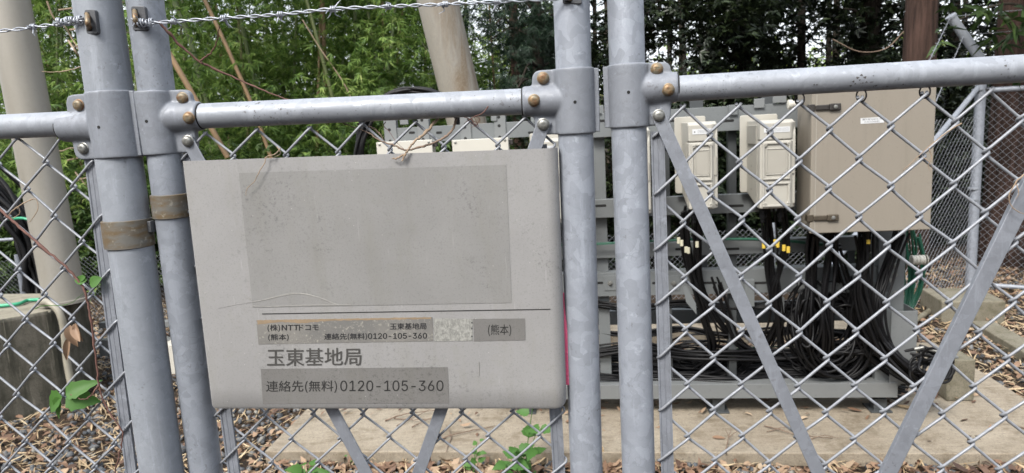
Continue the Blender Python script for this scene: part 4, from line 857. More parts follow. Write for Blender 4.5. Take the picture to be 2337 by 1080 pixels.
# footings under the far corner
m = MB(); F0 = on_z(2148, 738, 0); Fd = np.array([math.cos(R(12)), -math.sin(R(12)), 0]); Fn = np.array([math.sin(R(12)), math.cos(R(12)), 0]); m.box(F0 + Fd * .20 + Fn * .20 + [0, 0, .065], (Fd, Fn, (0, 0, 1)), (.40, .40, .19))
tag(m.build('footing_block', M_BLOCK, None, None, .01, 3), 'square pale concrete footing below the far corner post', 'footing')
m = MB(); p0 = on_z(2085, 735, .03); p1_ = on_z(2150, 690, .03); p1_[2] = .03; m.tube([p0 - (p1_ - p0) * 1.2, p1_ + (p1_ - p0) * .5], .02, 10); m.build('rail', M_BLOCK, LFAR, 40)
m = MB(); c0_ = on_z(2240, 745, .03); c1_ = on_z(2420, 850, .03); d = unit(c1_ - c0_); n_ = np.array([-d[1], d[0], 0]); m.box((c0_ + c1_) / 2 + [0, 0, -.02], (d, n_, (0, 0, 1)), (np.linalg.norm(c1_ - c0_), .14, .12)); tag(m.build('kerb_stone', M_BLOCK, None, None, .008, 3), 'mossy concrete kerb half buried in dead leaves by the far footing', 'kerb')
# low concrete curb behind the rack
m = MB(); a, z1 = ruz(1180, 752, 4.55); b, _ = ruz(2010, 752, 4.55); rbox(m, a, b, 4.55, 4.80, -.05, ruz(1600, 754, 4.55)[1]); tag(m.build('concrete_kerb', M_SLAB, None, None, .008, 3), 'pale concrete kerb behind the low cables of the rack', 'kerb')

# ------------------------------------------------------------------ left: tower legs and foundation
zt = .60; c_ = [on_z(-150, 757, zt), on_z(118, 708, zt), on_z(200, 676, zt), on_z(150, 668, zt), on_z(-200, 672, zt)]
m = MB(); top = [np.array(p) for p in c_]; dn = [p * [1, 1, 0] + [0, 0, -.1] for p in top]
m.add(dn + top, [(5, 6, 7, 8, 9)[::-1]] + [(i, (i + 1) % 5, 5 + (i + 1) % 5, 5 + i) for i in range(5)])
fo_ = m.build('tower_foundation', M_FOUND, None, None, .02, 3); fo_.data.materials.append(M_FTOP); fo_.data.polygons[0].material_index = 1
bm_ = bmesh.new(); bm_.from_mesh(fo_.data); bmesh.ops.recalc_face_normals(bm_, faces=bm_.faces); bm_.to_mesh(fo_.data); bm_.free(); tag(fo_, 'stained concrete foundation block with a pale top under the nearer tower leg', 'foundation')
lb = on_z(150, 692, zt); lf = unit(RW); q_ = hit(18, 0, lb + [0, .1, 0], np.array([0, 1.0, 0])); d = unit(q_ - lb); m = MB(); m.tube([lb, lb + d * 6.5], .112, 40); LG = thing('tower_column', lb, 'thick cream round tower leg standing on the stained foundation block', 'tower leg'); m.build('column', M_POLE, LG, 60)
m = MB(); m.lathe(lb, d, [(.145, 0), (.145, .02), (.12, .021)], 32); m.build('base_flange', M_POLE, LG, 40)
p0 = on_y(1048, 208, 4.75); p1_ = on_y(998, 0, 4.70); d = unit(p1_ - p0); k = (p0[2] - 0) / d[2]; base = p0 - d * k; m = MB(); m.tube([base, base + d * 9], .136, 40); LG2 = thing('tower_column', base, 'thick cream leaning tower leg with brown streaks rising behind the gate rail', 'tower leg'); m.build('column', M_POLE2, LG2, 60)
m = MB(); m.lathe(base, d, [(.18, -.02), (.18, .02), (.14, .021)], 32); m.build('base_flange', M_POLE, LG2, 40)
# cables and hose by the nearer leg
def wcab(name, label, keys, n, spread, r, mat, seed, cat='cables'):
    g = np.random.default_rng(seed); root = thing(name, keys[-1], label, cat)
    for i in range(n):
        off = g.normal(0, 1, 3) * spread; mb = MB(); mb.tube(spline([np.asarray(k) + off + g.normal(0, 1, 3) * spread * .3 for k in keys], 8), r * g.uniform(.8, 1.2), 8); mb.build('cable' if n > 1 else 'pipe', mat, root, 60)
Y0 = 4.75
wcab('cable_bundle', 'heavy black cables sweeping down beside the nearer tower leg', [on_y(-60, 380, Y0), on_y(0, 440, Y0), on_y(50, 500, Y0), on_y(80, 560, Y0), on_y(92, 620, Y0), on_y(98, 675, Y0)], 22, .055, .017, M_BLACK, 61)
wcab('garden_hose', 'bright green hose curving down beside the nearer tower leg', [on_y(20, 500, Y0 - .2), on_y(60, 500, Y0 - .22), on_y(92, 525, Y0 - .22), on_y(98, 570, Y0 - .22), on_y(108, 620, Y0 - .22), on_y(150, 668, Y0 - .22)], 1, 0, .011, M_GREENL, 62, 'hose')
wcab('garden_hose', 'short green hose end lying on the pale foundation top', [on_z(-20, 700, zt + .015), on_z(40, 694, zt + .015), on_z(62, 686, zt + .015), on_z(90, 684, zt + .015)], 1, 0, .011, M_GREENL, 63, 'hose')
cf = c_[1]; wcab('conduit_pipe', 'pale conduit pipe bending over the edge of the foundation block', [on_y(92, 690, cf[1] + .02), on_y(112, 691, cf[1] - .04), on_y(136, 715, cf[1] - .06), on_y(147, 760, cf[1] - .06), on_y(152, 820, cf[1] - .06), on_y(164, 885, cf[1] - .08)], 1, 0, .018, M_PVC, 64, 'pipe')
m = MB(); p = on_y(80, 548, 5.6); 
wcab('handrail_pipe', 'thin grey pipe level behind the black cables', [on_y(-60, 552, 5.9), on_y(85, 543, 5.9)], 1, 0, .018, M_POSTM, 65, 'pipe')
m = MB(); q = rk(398, 815, 3.95); m.box(q, (RU, RW, (0, 0, 1)), (.10, .1, .20)); o = m.build('plastic_crate', M_CREAML, None, None, .006); tag(o, 'small cream ribbed box in the gap between the two leaning posts', 'box')
for k in range(4): pass
# ------------------------------------------------------------------ litter
def rot_basis(n, g, flat=.35):
    """random frames whose third axis stays near vertical (flat small = lying flat)"""
    N = np.stack([g.normal(0, flat, n), g.normal(0, flat, n), np.ones(n)], 1); N /= np.linalg.norm(N, axis=1)[:, None]
    a = g.uniform(0, 2 * math.pi, n); D = np.stack([np.cos(a), np.sin(a), np.zeros(n)], 1); D -= N * (D * N).sum(1)[:, None]; D /= np.linalg.norm(D, axis=1)[:, None]
    return D, np.cross(N, D), N
FX = np.array([p[:2] for p in c_])
def in_poly(x, y, P):
    r_ = np.zeros(len(x), bool); j = len(P) - 1
    for i in range(len(P)):
        cnd = ((P[i][1] > y) != (P[j][1] > y)) & (x < (P[j][0] - P[i][0]) * (y - P[i][1]) / (P[j][1] - P[i][1] + 1e-12) + P[i][0]); r_ ^= cnd; j = i
    return r_
def scatter(n, g, x0, x1, y0, y1, slab=False):
    x = g.uniform(x0, x1, n); y = g.uniform(y0, y1, n); u = x * RU[0] + y * RU[1]; w_ = x * RW[0] + y * RW[1]
    on = (u > -1.585) & (u < 2.108) & (w_ > 2.865) & (w_ < 4.36); k = ~in_poly(x, y, FX) & ((on & (w_ > 2.89)) if slab else ~on)
    return x[k], y[k]
def ico():
    t = (1 + 5 ** .5) / 2; v = np.array([(-1, t, 0), (1, t, 0), (-1, -t, 0), (1, -t, 0), (0, -1, t), (0, 1, t), (0, -1, -t), (0, 1, -t), (t, 0, -1), (t, 0, 1), (-t, 0, -1), (-t, 0, 1)]) / math.hypot(1, t)
    return v, [(0, 11, 5), (0, 5, 1), (0, 1, 7), (0, 7, 10), (0, 10, 11), (1, 5, 9), (5, 11, 4), (11, 10, 2), (10, 7, 6), (7, 1, 8), (3, 9, 4), (3, 4, 2), (3, 2, 6), (3, 6, 8), (3, 8, 9), (4, 9, 5), (2, 4, 11), (6, 2, 10), (8, 6, 7), (9, 8, 1)]
def stones(name, x, y, g, rmin, rmax, z=0.0):
    n = len(x); v, f = ico(); D, B, N = rot_basis(n, g, 1.2); s = g.uniform(rmin, rmax, (n, 1)) * g.uniform(.5, 1.25, (n, 3)); s[:, 2] *= .75
    P = v[None] * g.uniform(.72, 1.2, (n, 12, 1)); P = P * s[:, None, :]
    Q = P[..., 0:1] * D[:, None] + P[..., 1:2] * B[:, None] + P[..., 2:3] * N[:, None]
    Q += np.stack([x, y, z + s.min(1) * .35 + g.uniform(0, .006, n)], 1)[:, None]
    return quads(name, Q, 12, f, M_STONE)
def litter(name, x, y, g, L0, L1, wr, curl, mat, z=0.0, lift=.012, flat=.3):
    n = len(x); D, B, N = rot_basis(n, g, flat); L = g.uniform(L0, L1, n)[:, None]; W = L * g.uniform(wr * .7, wr * 1.2, (n, 1)); c = L * g.normal(0, curl, (n, 1)); k = W * g.uniform(-.2, .9, (n, 1))
    P = []
    for t, hw, e in ((0, 0, 1), (.32, -.5, 1), (.32, .5, 1), (.68, -.42, 1), (.68, .42, 1), (1, 0, 1)):
        q = D * (t - .5) * L + B * hw * W + N * (c * ((t - .5) * 2) ** 2 + k * abs(hw)); P.append(q)
    Q = np.stack(P, 1); h = g.uniform(.002, lift, n) + z; Q += np.stack([x, y, h], 1)[:, None]
    Q[..., 2] = np.maximum(Q[..., 2], z + .0015)
    return quads(name, Q, 6, [(0, 2, 1), (1, 2, 4), (1, 4, 3), (3, 4, 5)], mat, None, True)
g = np.random.default_rng(21)
def trim(x, y): k = ~((x > -2.2) & (x < 2.7) & (y > 5.35 - .07 * (x + 2.2) * 0)); return x[k], y[k]
x, y = trim(*scatter(16500, g, -4.3, 4.4, 2.15, 6.3)); k = (x < 2.1) | (g.uniform(0, 1, len(x)) < .35)
tag(stones('gravel', x[k], y[k], g, .009, .026), 'dark crushed stone gravel around the slab', 'gravel', kind='stuff')
x, y = trim(*scatter(22000, g, -4.3, 4.6, 2.15, 6.6)); k = g.uniform(0, 1, len(x)) < np.where(x < -1.4, .62, .95); x, y = x[k], y[k]; tag(litter('fallen_leaves', x, y, g, .022, .070, .42, .22, M_DRY, lift=.030, flat=.35), 'brown fallen leaves over the gravel', 'leaf litter', kind='stuff')
x, y = trim(*scatter(26000, g, -4.3, 4.6, 2.15, 6.6)); tag(litter('straw', x, y, g, .03, .11, .09, .12, M_STRAW, lift=.034, flat=.3), 'pale dry bamboo leaves and straw over the gravel', 'straw litter', kind='stuff')
x, y = scatter(5200, g, -1.7, 2.3, 2.7, 4.4, True); w_ = x * RW[0] + y * RW[1]; k = g.uniform(0, 1, len(x)) < np.where(w_ > 3.42, .75, np.where(w_ > 3.25, .22, .018))
tag(litter('slab_litter', x[k], y[k], g, .02, .075, .30, .2, M_DRY, .060, .022, .25), 'scattered dead leaves on the slab, thick under the rack', 'leaf litter', kind='stuff')
# ragged row of leaves blown against the slab edge
n = 620; u = g.uniform(-1.6, 2.1, n); ww = 2.835 - abs(g.normal(0, .05, n)); tag(litter('edge_litter', u * RU[0] + ww * RW[0], u * RU[1] + ww * RW[1], g, .035, .085, .38, .25, M_DRY, .0, .028, .35), 'brown leaves banked against the front edge of the slab', 'leaf litter', kind='stuff')

# ------------------------------------------------------------------ twigs, vines and small plants
def twig(label, paths, mat, r=.0013, name='twig', cat='twig', taper=.4, knots=True):
    root = thing(name, paths[0][0], label, cat); gg = random.Random(len(label))
    for i, p in enumerate(paths):
        P = spline(p, 8); m = len(P); rr = np.linspace(r, r * taper, m) * (1 if i == 0 else .7)
        if knots: rr = rr * (1 + .35 * np.array([gg.random() > .86 for _ in range(m)])); P = P + np.array([[gg.gauss(0, r * .25) for _ in range(3)] for _ in range(m)])
        mb = MB(); mb.tube(P, rr, 7); mb.build('stem', mat, root, 180)
    return root
def blade(mb, base, d, nrm, L, W, curl=.2, fold=.25, n=8, shape='oval'):
    d = unit(d); nrm = unit(nrm - d * np.dot(nrm, d)); s = np.cross(nrm, d); v = []; base = np.asarray(base, float)
    for i in range(n + 1):
        t = i / n; hw = W / 2 * (math.sin(math.pi * t ** .75) ** .8 if shape == 'oval' else (math.sin(math.pi * min(1, t * 1.0) ** .55)) * (1 + .12 * math.sin(t * 25))); hw = max(hw, .0002)
        c = base + d * L * t + nrm * (-curl * L * t * t)
        for k in (-1, -.5, 0, .5, 1): v.append(c + s * hw * k + nrm * abs(k) * hw * fold)
    f = [(i * 5 + j, i * 5 + j + 1, (i + 1) * 5 + j + 1, (i + 1) * 5 + j) for i in range(n) for j in range(4)]; mb.add(v, f)
def leafthing(root, specs, mat, name='leaf'):
    for (b, d, nr, L, W, cu) in specs:
        mb = MB(); blade(mb, b, d, nr, L, W, cu); mb.build(name, mat, root, 180)
g_ = lambda x, y, o=.012: PG.px(x, y, o)
l_ = lambda x, y, o=.012: PL.px(x, y, o)
t_ = twig('long reddish vine stem slanting from the barbed wire down to the gate rail', [[g_(362, 50, .02), g_(400, 92, .01), g_(452, 138, .0), g_(478, 152, -.005), g_(560, 188, -.015), g_(620, 214, -.02), g_(660, 228, -.02)], [g_(456, 139, .0), g_(480, 122, .0), g_(495, 95, .005), g_(500, 58, .02)]], M_TWIGR, .0019, 'vine')
twig('pale broken twig leaning on the top edge of the sign board', [[g_(1000, 268, -.01), g_(975, 300, .01), g_(945, 325, .034), g_(928, 348, .040), g_(917, 368, .042)], [g_(925, 352, .04), g_(908, 360, .042), g_(896, 363, .040)]], M_TWIGP, .0022)
twig('bowed brown twig hanging in a curve just above the sign board', [[g_(1042, 272, -.012), g_(1030, 300, .0), g_(1000, 322, .006), g_(950, 338, .012), g_(926, 343, .014), g_(900, 332, .010), g_(868, 322, .004), g_(840, 303, -.004), g_(780, 280, -.01)], [g_(815, 283, -.004), g_(850, 292, -.004), g_(868, 308, .0), g_(876, 322, .002)]], M_TWIG, .0018)
twig('small dark tangle of tendril caught under the gate rail near the coupling', [[g_(1114, 243, .02), g_(1102, 258, .018), g_(1080, 268, .012), g_(1060, 282, .0)], [g_(1075, 270, .01), g_(1085, 285, .01), g_(1095, 272, .01), g_(1083, 268, .012), g_(1092, 290, .008), g_(1072, 280, .006)], [g_(1045, 262, .004), g_(1068, 270, .006), g_(1090, 283, .008), g_(1075, 292, .006)]], M_TWIGR, .0009)
twig('thin curled tendril dangling over the left part of the sign board', [[g_(640, 338, .01), g_(628, 352, .038), g_(608, 358, .040), g_(604, 372, .041), g_(592, 392, .042), g_(580, 415, .042), g_(564, 430, .042), g_(561, 447, .042)], [g_(632, 335, .01), g_(640, 350, .02), g_(622, 360, .04), g_(602, 360, .04)]], M_TWIGP, .0008)
twig('fine dark tendril hanging on the mesh above the sign board', [[g_(880, 278, -.01), g_(876, 288, -.004), g_(888, 300, .0), g_(905, 325, .004), g_(925, 343, .01)]], M_TWIGR, .0006)
twig('thin reddish vine climbing the mesh of the grey fence panel', [[l_(-30, 455), l_(30, 505), l_(90, 558), l_(150, 610), l_(188, 655), l_(206, 720), l_(218, 810), l_(226, 880), l_(243, 930), l_(278, 985), l_(276, 1020), l_(262, 1085)], [l_(226, 880), l_(205, 905, .02), l_(190, 912, .03), l_(160, 900, .03)]], M_TWIGR, .0021, 'vine')
twig('bare curved twig with a pale bud before the cream tower leg', [[l_(240, 120, -.01), l_(190, 150, 0), l_(150, 162, .01), l_(120, 165, .01), l_(95, 163, .01)]], M_TWIGP, .0009)
twig('loose yellow tendril twisted round the mesh near the green hose', [[l_(15, 498, .01), l_(30, 480, .012), l_(62, 460, .012), l_(82, 455, .01), l_(86, 478, .012), l_(72, 502, .012), l_(64, 508, .01)], [l_(28, 500, .01), l_(44, 488, .01), l_(42, 475, .01), l_(25, 482, .01)]], M_TWIGP, .0009)
twig('pale tendril looped between two mesh knots above the foundation', [[l_(80, 705, .012), l_(100, 698, .012), l_(140, 697, .012), l_(165, 690, .012), l_(190, 670, .01)]], M_SEED, .0007)
r2 = lambda x, y, o=.010: PR.px(x, y, o)
twig('pale dry stem caught across the mesh in front of the cabinet edge', [[r2(2194, 281), r2(2150, 310, .012), r2(2108, 346, .011), r2(2060, 390, .008)], [r2(2120, 338), r2(2126, 362), r2(2119, 376), r2(2123, 392)], [r2(2108, 360), r2(2122, 372), r2(2128, 384)]], M_TWIGP, .0009)
twig('yellowed straw looped over the top of the right hand slanting brace', [[r2(2337, 398, .02), r2(2318, 418, .022), r2(2304, 445, .022), r2(2308, 470, .022), r2(2330, 486, .022), r2(2350, 488, .02)], [r2(2318, 418, .02), r2(2325, 440, .022), r2(2318, 455, .022)]], M_TWIGP, .0009)
# leaves held on the left mesh
r_ = thing('vine_leaves', l_(150, 900, .03), 'large green drooping leaves on the fence vine above the gravel', 'vine leaves')
for (x, y, dx, dy, L, W, cu) in ((142, 905, -62, 42, .056, .032, .25), (138, 908, -16, 60, .050, .022, .15), (150, 902, 60, -32, .050, .026, .3), (150, 908, 55, 6, .046, .034, .3)):
    b = l_(x, y, .03); d = l_(x + dx, y + dy, .02) - b; mb = MB(); blade(mb, b, d, PL.N + np.array([0, 0, .5]), L, W, cu, .3, 10, 'toothed'); mb.build('leaf', M_SEED, r_, 180)
r_ = thing('vine_leaves', l_(210, 640, .01), 'two small fresh green leaves beside the tension bar of the fence', 'vine leaves')
for (x, y, dx, dy, L, W, cu) in ((205, 650, 28, -18, .022, .018, .1), (198, 640, -40, -2, .024, .014, .2), (195, 632, -34, 14, .02, .010, .2)):
    b = l_(x, y, .012); d = l_(x + dx, y + dy, .012) - b; mb = MB(); blade(mb, b, d, PL.N + np.array([0, 0, .4]), L, W, cu, .2, 8); mb.build('leaf', M_SEED, r_, 180)
r_ = thing('dead_leaves', l_(170, 760, .01), 'curled brown dead leaves caught in the mesh before the conduit pipe', 'dead leaves')
for (x, y, dx, dy, L, W, cu) in ((168, 740, 28, 45, .032, .014, -.3), (160, 742, 10, 50, .034, .016, .3), (158, 770, -12, 62, .038, .010, .2), (172, 738, 8, 40, .028, .010, .4)):
    b = l_(x, y, .012); d = l_(x + dx, y + dy, .018) - b; mb = MB(); blade(mb, b, d, PL.N + np.array([.3, 0, 0]), L, W, cu, .9, 8); mb.build('leaf', M_DRY, r_, 180)
mb = MB(); blade(mb, PG.px(95, 5, 0) * 0 + l_(97, 160, .012), l_(108, 178, .012) - l_(97, 160, .012), PL.N, .012, .004, .1)
# seedlings between the gate and the slab
def seedling(px, base_py, label, hts, seed, Ls=.07, spread=.09):
    b = on_z(px, base_py, .0); gg = np.random.default_rng(seed); root = thing('seedling', b, label, 'plant', 'green seedlings growing in front of the slab')
    for i, h in enumerate(hts):
        a = gg.uniform(0, 6.28); top = b + np.array([math.cos(a) * spread * .6, math.sin(a) * spread * .3, h]); P = spline([b, b + (top - b) * .5 + [0, 0, .02], top], 6)
        mb = MB(); mb.tube(P, np.linspace(.0028, .0015, len(P)), 6); mb.build('stem', M_SEED, root, 180)
        for k in range(5):
            t = 1 - k * .16; p = b + (top - b) * t; aa = a + k * 2.4 + gg.uniform(-.4, .4); d = np.array([math.cos(aa), math.sin(aa) * .8, gg.uniform(-.1, .5)]); L = Ls * gg.uniform(.65, 1.15) * (.7 + .3 * (k > 0))
            mb = MB(); blade(mb, p + d * .012, d, np.array([gg.normal(0, .3), -.75, .9]), L, L * .68, .25, .15, 9, 'toothed'); mb.build('leaf', M_SEED, root, 180)
seedling(1195, 1100, 'largest green seedling, broad toothed leaves, beside the tension bar below the sign board', (.36, .24, .18, .10), 3, .085, .12)
seedling(1080, 1085, 'slim green seedling with small upright leaves, between the largest one and the brace', (.16, .11), 4, .045, .05)
seedling(700, 1125, 'low spreading green seedling near the corner of the slab', (.13, .10, .09, .07), 5, .07, .16)
seedling(812, 1062, 'tiny weed sprouting at the slab edge under the sign board', (.05, .04), 6, .025, .04)
seedling(375, 945, 'small weed showing in the gap between the two leaning posts', (.10, .08), 7, .04, .06)
# twigs on the slab
def ztw(label, pts, r=.004, z=.066): twig(label, [[on_z(x, y, z) + [0, 0, h] for x, y, h in p] for p in pts], M_TWIG, r)
ztw('dry twigs heaped on the slab just below the sign board', [[(880, 960, .0), (930, 950, .015), (1000, 940, .01)], [(905, 972, .0), (950, 955, .01), (985, 938, .015)], [(940, 975, 0), (975, 962, .01), (1020, 950, .01)], [(900, 955, 0), (950, 962, .01), (1010, 960, .01)]], .004)
ztw('branched dry twig lying on the slab right of the gate brace', [[(1010, 1000, 0), (1035, 996, .01), (1075, 985, .005), (1130, 972, 0)], [(1030, 998, .0), (1022, 980, .01), (1016, 968, 0)], [(1030, 998, 0), (1022, 1020, 0), (1018, 1032, 0)]], .0035)
ztw('long thin twig lying on the slab behind the slanting brace', [[(1745, 972, 0), (1780, 985, .01), (1820, 992, 0), (1900, 1000, 0)], [(1750, 985, 0), (1800, 980, .01), (1850, 995, 0)], [(1850, 1002, 0), (1880, 998, .008), (1915, 999, 0)]], .003)
ztw('small forked twig standing at the front edge of the slab', [[(1655, 1035, 0), (1662, 1010, .02), (1668, 995, .03)], [(1663, 1008, .02), (1680, 1000, .03), (1695, 996, .03)], [(1663, 1005, .02), (1655, 992, .03)]], .003)
ztw('few dry twigs before the small concrete block', [[(2050, 905, 0), (2080, 900, .01), (2120, 890, 0)], [(2120, 905, 0), (2150, 895, .01), (2190, 888, 0)]], .003)
ztw('bent dry stem between the two gate posts at the slab edge', [[(1372, 1040, 0), (1382, 1005, .03), (1400, 1012, .03), (1415, 1030, 0)], [(1378, 1045, 0), (1400, 1030, .02), (1415, 1036, .0)]], .003, .02)
b = on_z(1375, 1060, .0); r_ = thing('dead_leaves', b, 'withered yellow leaf hanging from the bent stem between the gate posts', 'dead leaf'); leafthing(r_, [(b + [0, 0, .09], (.05, 0, -.8), (0, -1, .2), .08, .014, .1)], M_STRAW)
b = on_z(2045, 925, .065); r_ = thing('fallen_leaf', b, 'long pale yellowish leaf lying on the slab under the rack end', 'leaf'); leafthing(r_, [(b, RU * .6 - RW * .5, (0, -.3, 1), .10, .025, -.1)], M_STRAW)
b = on_z(1625, 998, .064); r_ = thing('fallen_leaf', b, 'flat reddish brown leaf stuck on the slab front', 'leaf'); leafthing(r_, [(b, RU * .9 - RW * .2, (0, -.1, 1), .06, .03, 0)], M_DRY)

# ------------------------------------------------------------------ trees
def sprays(g, C_, n, spread, per, L, W, droop, fan, up=.3):
    """leaf blocks: n sprays of `per` leaves round clump centres C_ (k, 3)"""
    c = C_[g.integers(0, len(C_), n)] + g.normal(0, 1, (n, 3)) * spread
    a = g.uniform(0, 2 * math.pi, n); D = np.stack([np.cos(a), np.sin(a), g.normal(-droop, .35, n)], 1); D /= np.linalg.norm(D, axis=1)[:, None]
    N = np.stack([g.normal(0, .5, n), g.normal(0, .5, n), np.ones(n)], 1); N -= D * (N * D).sum(1)[:, None]; N /= np.linalg.norm(N, axis=1)[:, None]; S = np.cross(N, D); out = []
    for k in range(per):
        t = (k - (per - 1) / 2) / max(1, per - 1) * 2 * fan + g.normal(0, .18, n); d = D * np.cos(t)[:, None] + S * np.sin(t)[:, None] + N * g.normal(0, .2, n)[:, None]; d /= np.linalg.norm(d, axis=1)[:, None]
        s = np.cross(N, d); l = (L * g.uniform(.6, 1.25, n))[:, None]; wv = (W * g.uniform(.7, 1.2, n))[:, None]; b = c + D * g.uniform(-.3, .3, (n, 1)) * L * .8
        out.append(np.stack([b, b + d * l * .35 + s * wv * .5 + N * wv * .18, b + d * l - N * l * .12, b + d * l * .35 - s * wv * .5 + N * wv * .18], 1))
    return np.concatenate(out)
LF = [(0, 1, 2), (0, 2, 3)]
def copy_tree(o, loc, rz, s=1.0, label=None):
    r_ = o.copy(); C.objects.link(r_); r_.location = Vector(loc); r_.rotation_euler = (0, 0, rz); r_.scale = (s, s, s)
    if label: r_['label'] = label
    for ch in [c for c in bpy.data.objects if c.parent == o]:
        c = ch.copy(); C.objects.link(c); c.parent = r_
    return r_
def bamboo(seed, hgt=7.5, nsp=2300, lean=.5, zlo=.3):
    g = np.random.default_rng(seed); root = thing('bamboo', (0, 0, 0), 'bamboo', 'bamboo', 'bamboo behind the sign board'); cen = []
    for c in range(4):
        a = g.uniform(0, 6.28); b = np.array([math.cos(a), math.sin(a), 0]) * g.uniform(.05, .55); a2 = g.uniform(0, 6.28); tp = b + np.array([math.cos(a2) * lean, math.sin(a2) * lean, hgt * g.uniform(.8, 1)])
        P = spline([b, b + (tp - b) * .45 + [0, 0, .2], tp], 9); rr = np.linspace(.030, .008, len(P)) * g.uniform(.7, 1.2); mb = MB(); mb.tube(P, rr, 8)
        for t in np.arange(.4, hgt, .38): i = min(len(P) - 1, int(t / hgt * len(P))); mb.lathe(P[i], [0, 0, 1], [(rr[i] * 1.0, -.006), (rr[i] * 1.22, 0), (rr[i] * 1.0, .006)], 8)
        mb.build('culm', M_CULM, root, 60)
        for k in range(15):
            t = g.uniform(0.02, 1); i = int(t * (len(P) - 1)); cen.append(P[i] + [g.normal(0, .45), g.normal(0, .45), g.normal(0, .15)])
    cen = np.array(cen); cen = cen[cen[:, 2] > zlo]
    # a few thin side branches
    mb = MB()
    for c in cen[::3]: q = c + g.normal(0, .3, 3); mb.tube([c, (c + q) / 2 + [0, 0, .05], q - [0, 0, .12]], .0025, 3, False)
    mb.build('branches', M_CULM, root, 60)
    quads('foliage', sprays(g, cen, int(nsp * 1.55), .22, 7, .105, .0155, .55, .8), 4, LF, M_BAMB, root); return root
BL = ['lowest bushy bamboo', 'dense bamboo', 'pale green bamboo', 'tall bamboo']
B0 = [bamboo(101, 6.2), bamboo(102, 5.2, 2500, .9), bamboo(103, 5.8, 2200, .7)]
where = [(340, 7.6, 0), (520, 8.9, 1), (640, 9.4, 2), (770, 9.0, 1), (880, 9.7, 0), (440, 10.5, 2), (590, 11, 0), (700, 11.3, 2), (820, 11.2, 1), (950, 11.6, 2), (180, 10.6, 1), (60, 11.5, 2), (1040, 13.0, 0), (1130, 13.5, 2), (520, 13, 0), (720, 13.4, 1), (330, 12.4, 0), (900, 14, 0), (1220, 15, 1), (120, 9.3, 2), (255, 10.2, 1), (960, 12.5, 1)]
labs = ['bamboo nearest the fence post with a bare lower culm', 'bright bushy bamboo rising behind the left end of the gate rail', 'bushy yellow green bamboo behind the middle of the sign board', 'bushy bamboo rising above the cable loop', 'bamboo leafing out close beside the leaning tower leg', 'bamboo half hidden behind the vine stem', 'taller bamboo standing behind the bright bushy ones', 'bamboo in the second row above the sign board middle', 'bamboo in the second row above the cable loop', 'bamboo behind the dark gap beside the leaning tower leg', 'bamboo seen between the cream tower leg and the grey post', 'bamboo partly hidden by the cream tower leg', 'distant bamboo just past the leaning tower leg', 'distant bamboo with sunlit tips near the reddish trunk', 'rear bamboo behind the left gate coupling', 'rear bamboo deep behind the sign board', 'rear bamboo seen between the two leaning posts', 'rear bamboo almost hidden by the leaning tower leg', 'rear bamboo low beside the gate post', 'bamboo seen just past the edge of the cream tower leg', 'bamboo showing in the slit between the two leaning posts', 'rear bamboo closing the gap left of the leaning tower leg']
used = set(); gg = np.random.default_rng(5)
for (px, Y, k), lb_ in zip(where, labs):
    p = on_y(px, 400, Y); p[2] = gz(p[0], p[1]); o = B0[k]
    if k in used: o = copy_tree(o, p, gg.uniform(0, 6.28), gg.uniform(.9, 1.15), lb_)
    else: used.add(k); o.location = Vector(p); o['label'] = lb_
def limbtree(name, p, h, rad, zc, zr, nclump, nsp, mat, bark, label, cat, group, seed, L=.105, W=.040, per=5, droop=.35, spread=.20, cr=1.6, lean=(0, 0), fan=1.1, nl=9, core=.0):
    g = np.random.default_rng(seed); p = np.asarray(p, float); root = thing(name, p, label, cat, group); tp = p + [lean[0], lean[1], h]
    P = spline([p - [0, 0, .1], p + (tp - p) * .3 + [g.normal(0, .03), 0, 0], p + (tp - p) * .65 + [g.normal(0, .05), 0, 0], tp], 8); mb = MB(); rr = np.linspace(rad * 1.12, rad * .35, len(P)); rr[0] *= 1.25; mb.tube(P, rr, 14); mb.build('trunk', bark, root, 180)
    cen = []; mb = MB()
    for k in range(nl):
        z = g.uniform(zc - zr, zc + zr * .8); i = min(len(P) - 1, max(0, int(z / h * len(P)))); a = g.uniform(0, 6.28); ln = cr * g.uniform(.5, 1.1); e = P[i] + [math.cos(a) * ln, math.sin(a) * ln, g.uniform(-.3, .5)]; q = spline([P[i], (P[i] + e) / 2 + [0, 0, .15], e], 5); mb.tube(q, np.linspace(rad * .25, .008, len(q)), 6)
        for t in g.uniform(.25, 1.05, max(2, nclump // nl)): cen.append(P[i] + (e - P[i]) * t + g.normal(0, .16, 3))
    mb.build('limbs', bark, root, 180)
    quads('crown', sprays(g, np.array(cen), nsp, spread, per, L, W, droop, fan), 4, LF, mat, root); return root
def at_(px, Y, z=None): p = on_y(px, 300, Y); p[2] = gz(p[0], p[1]) if z is None else z; return p
dk = 'dark evergreens behind the rack'
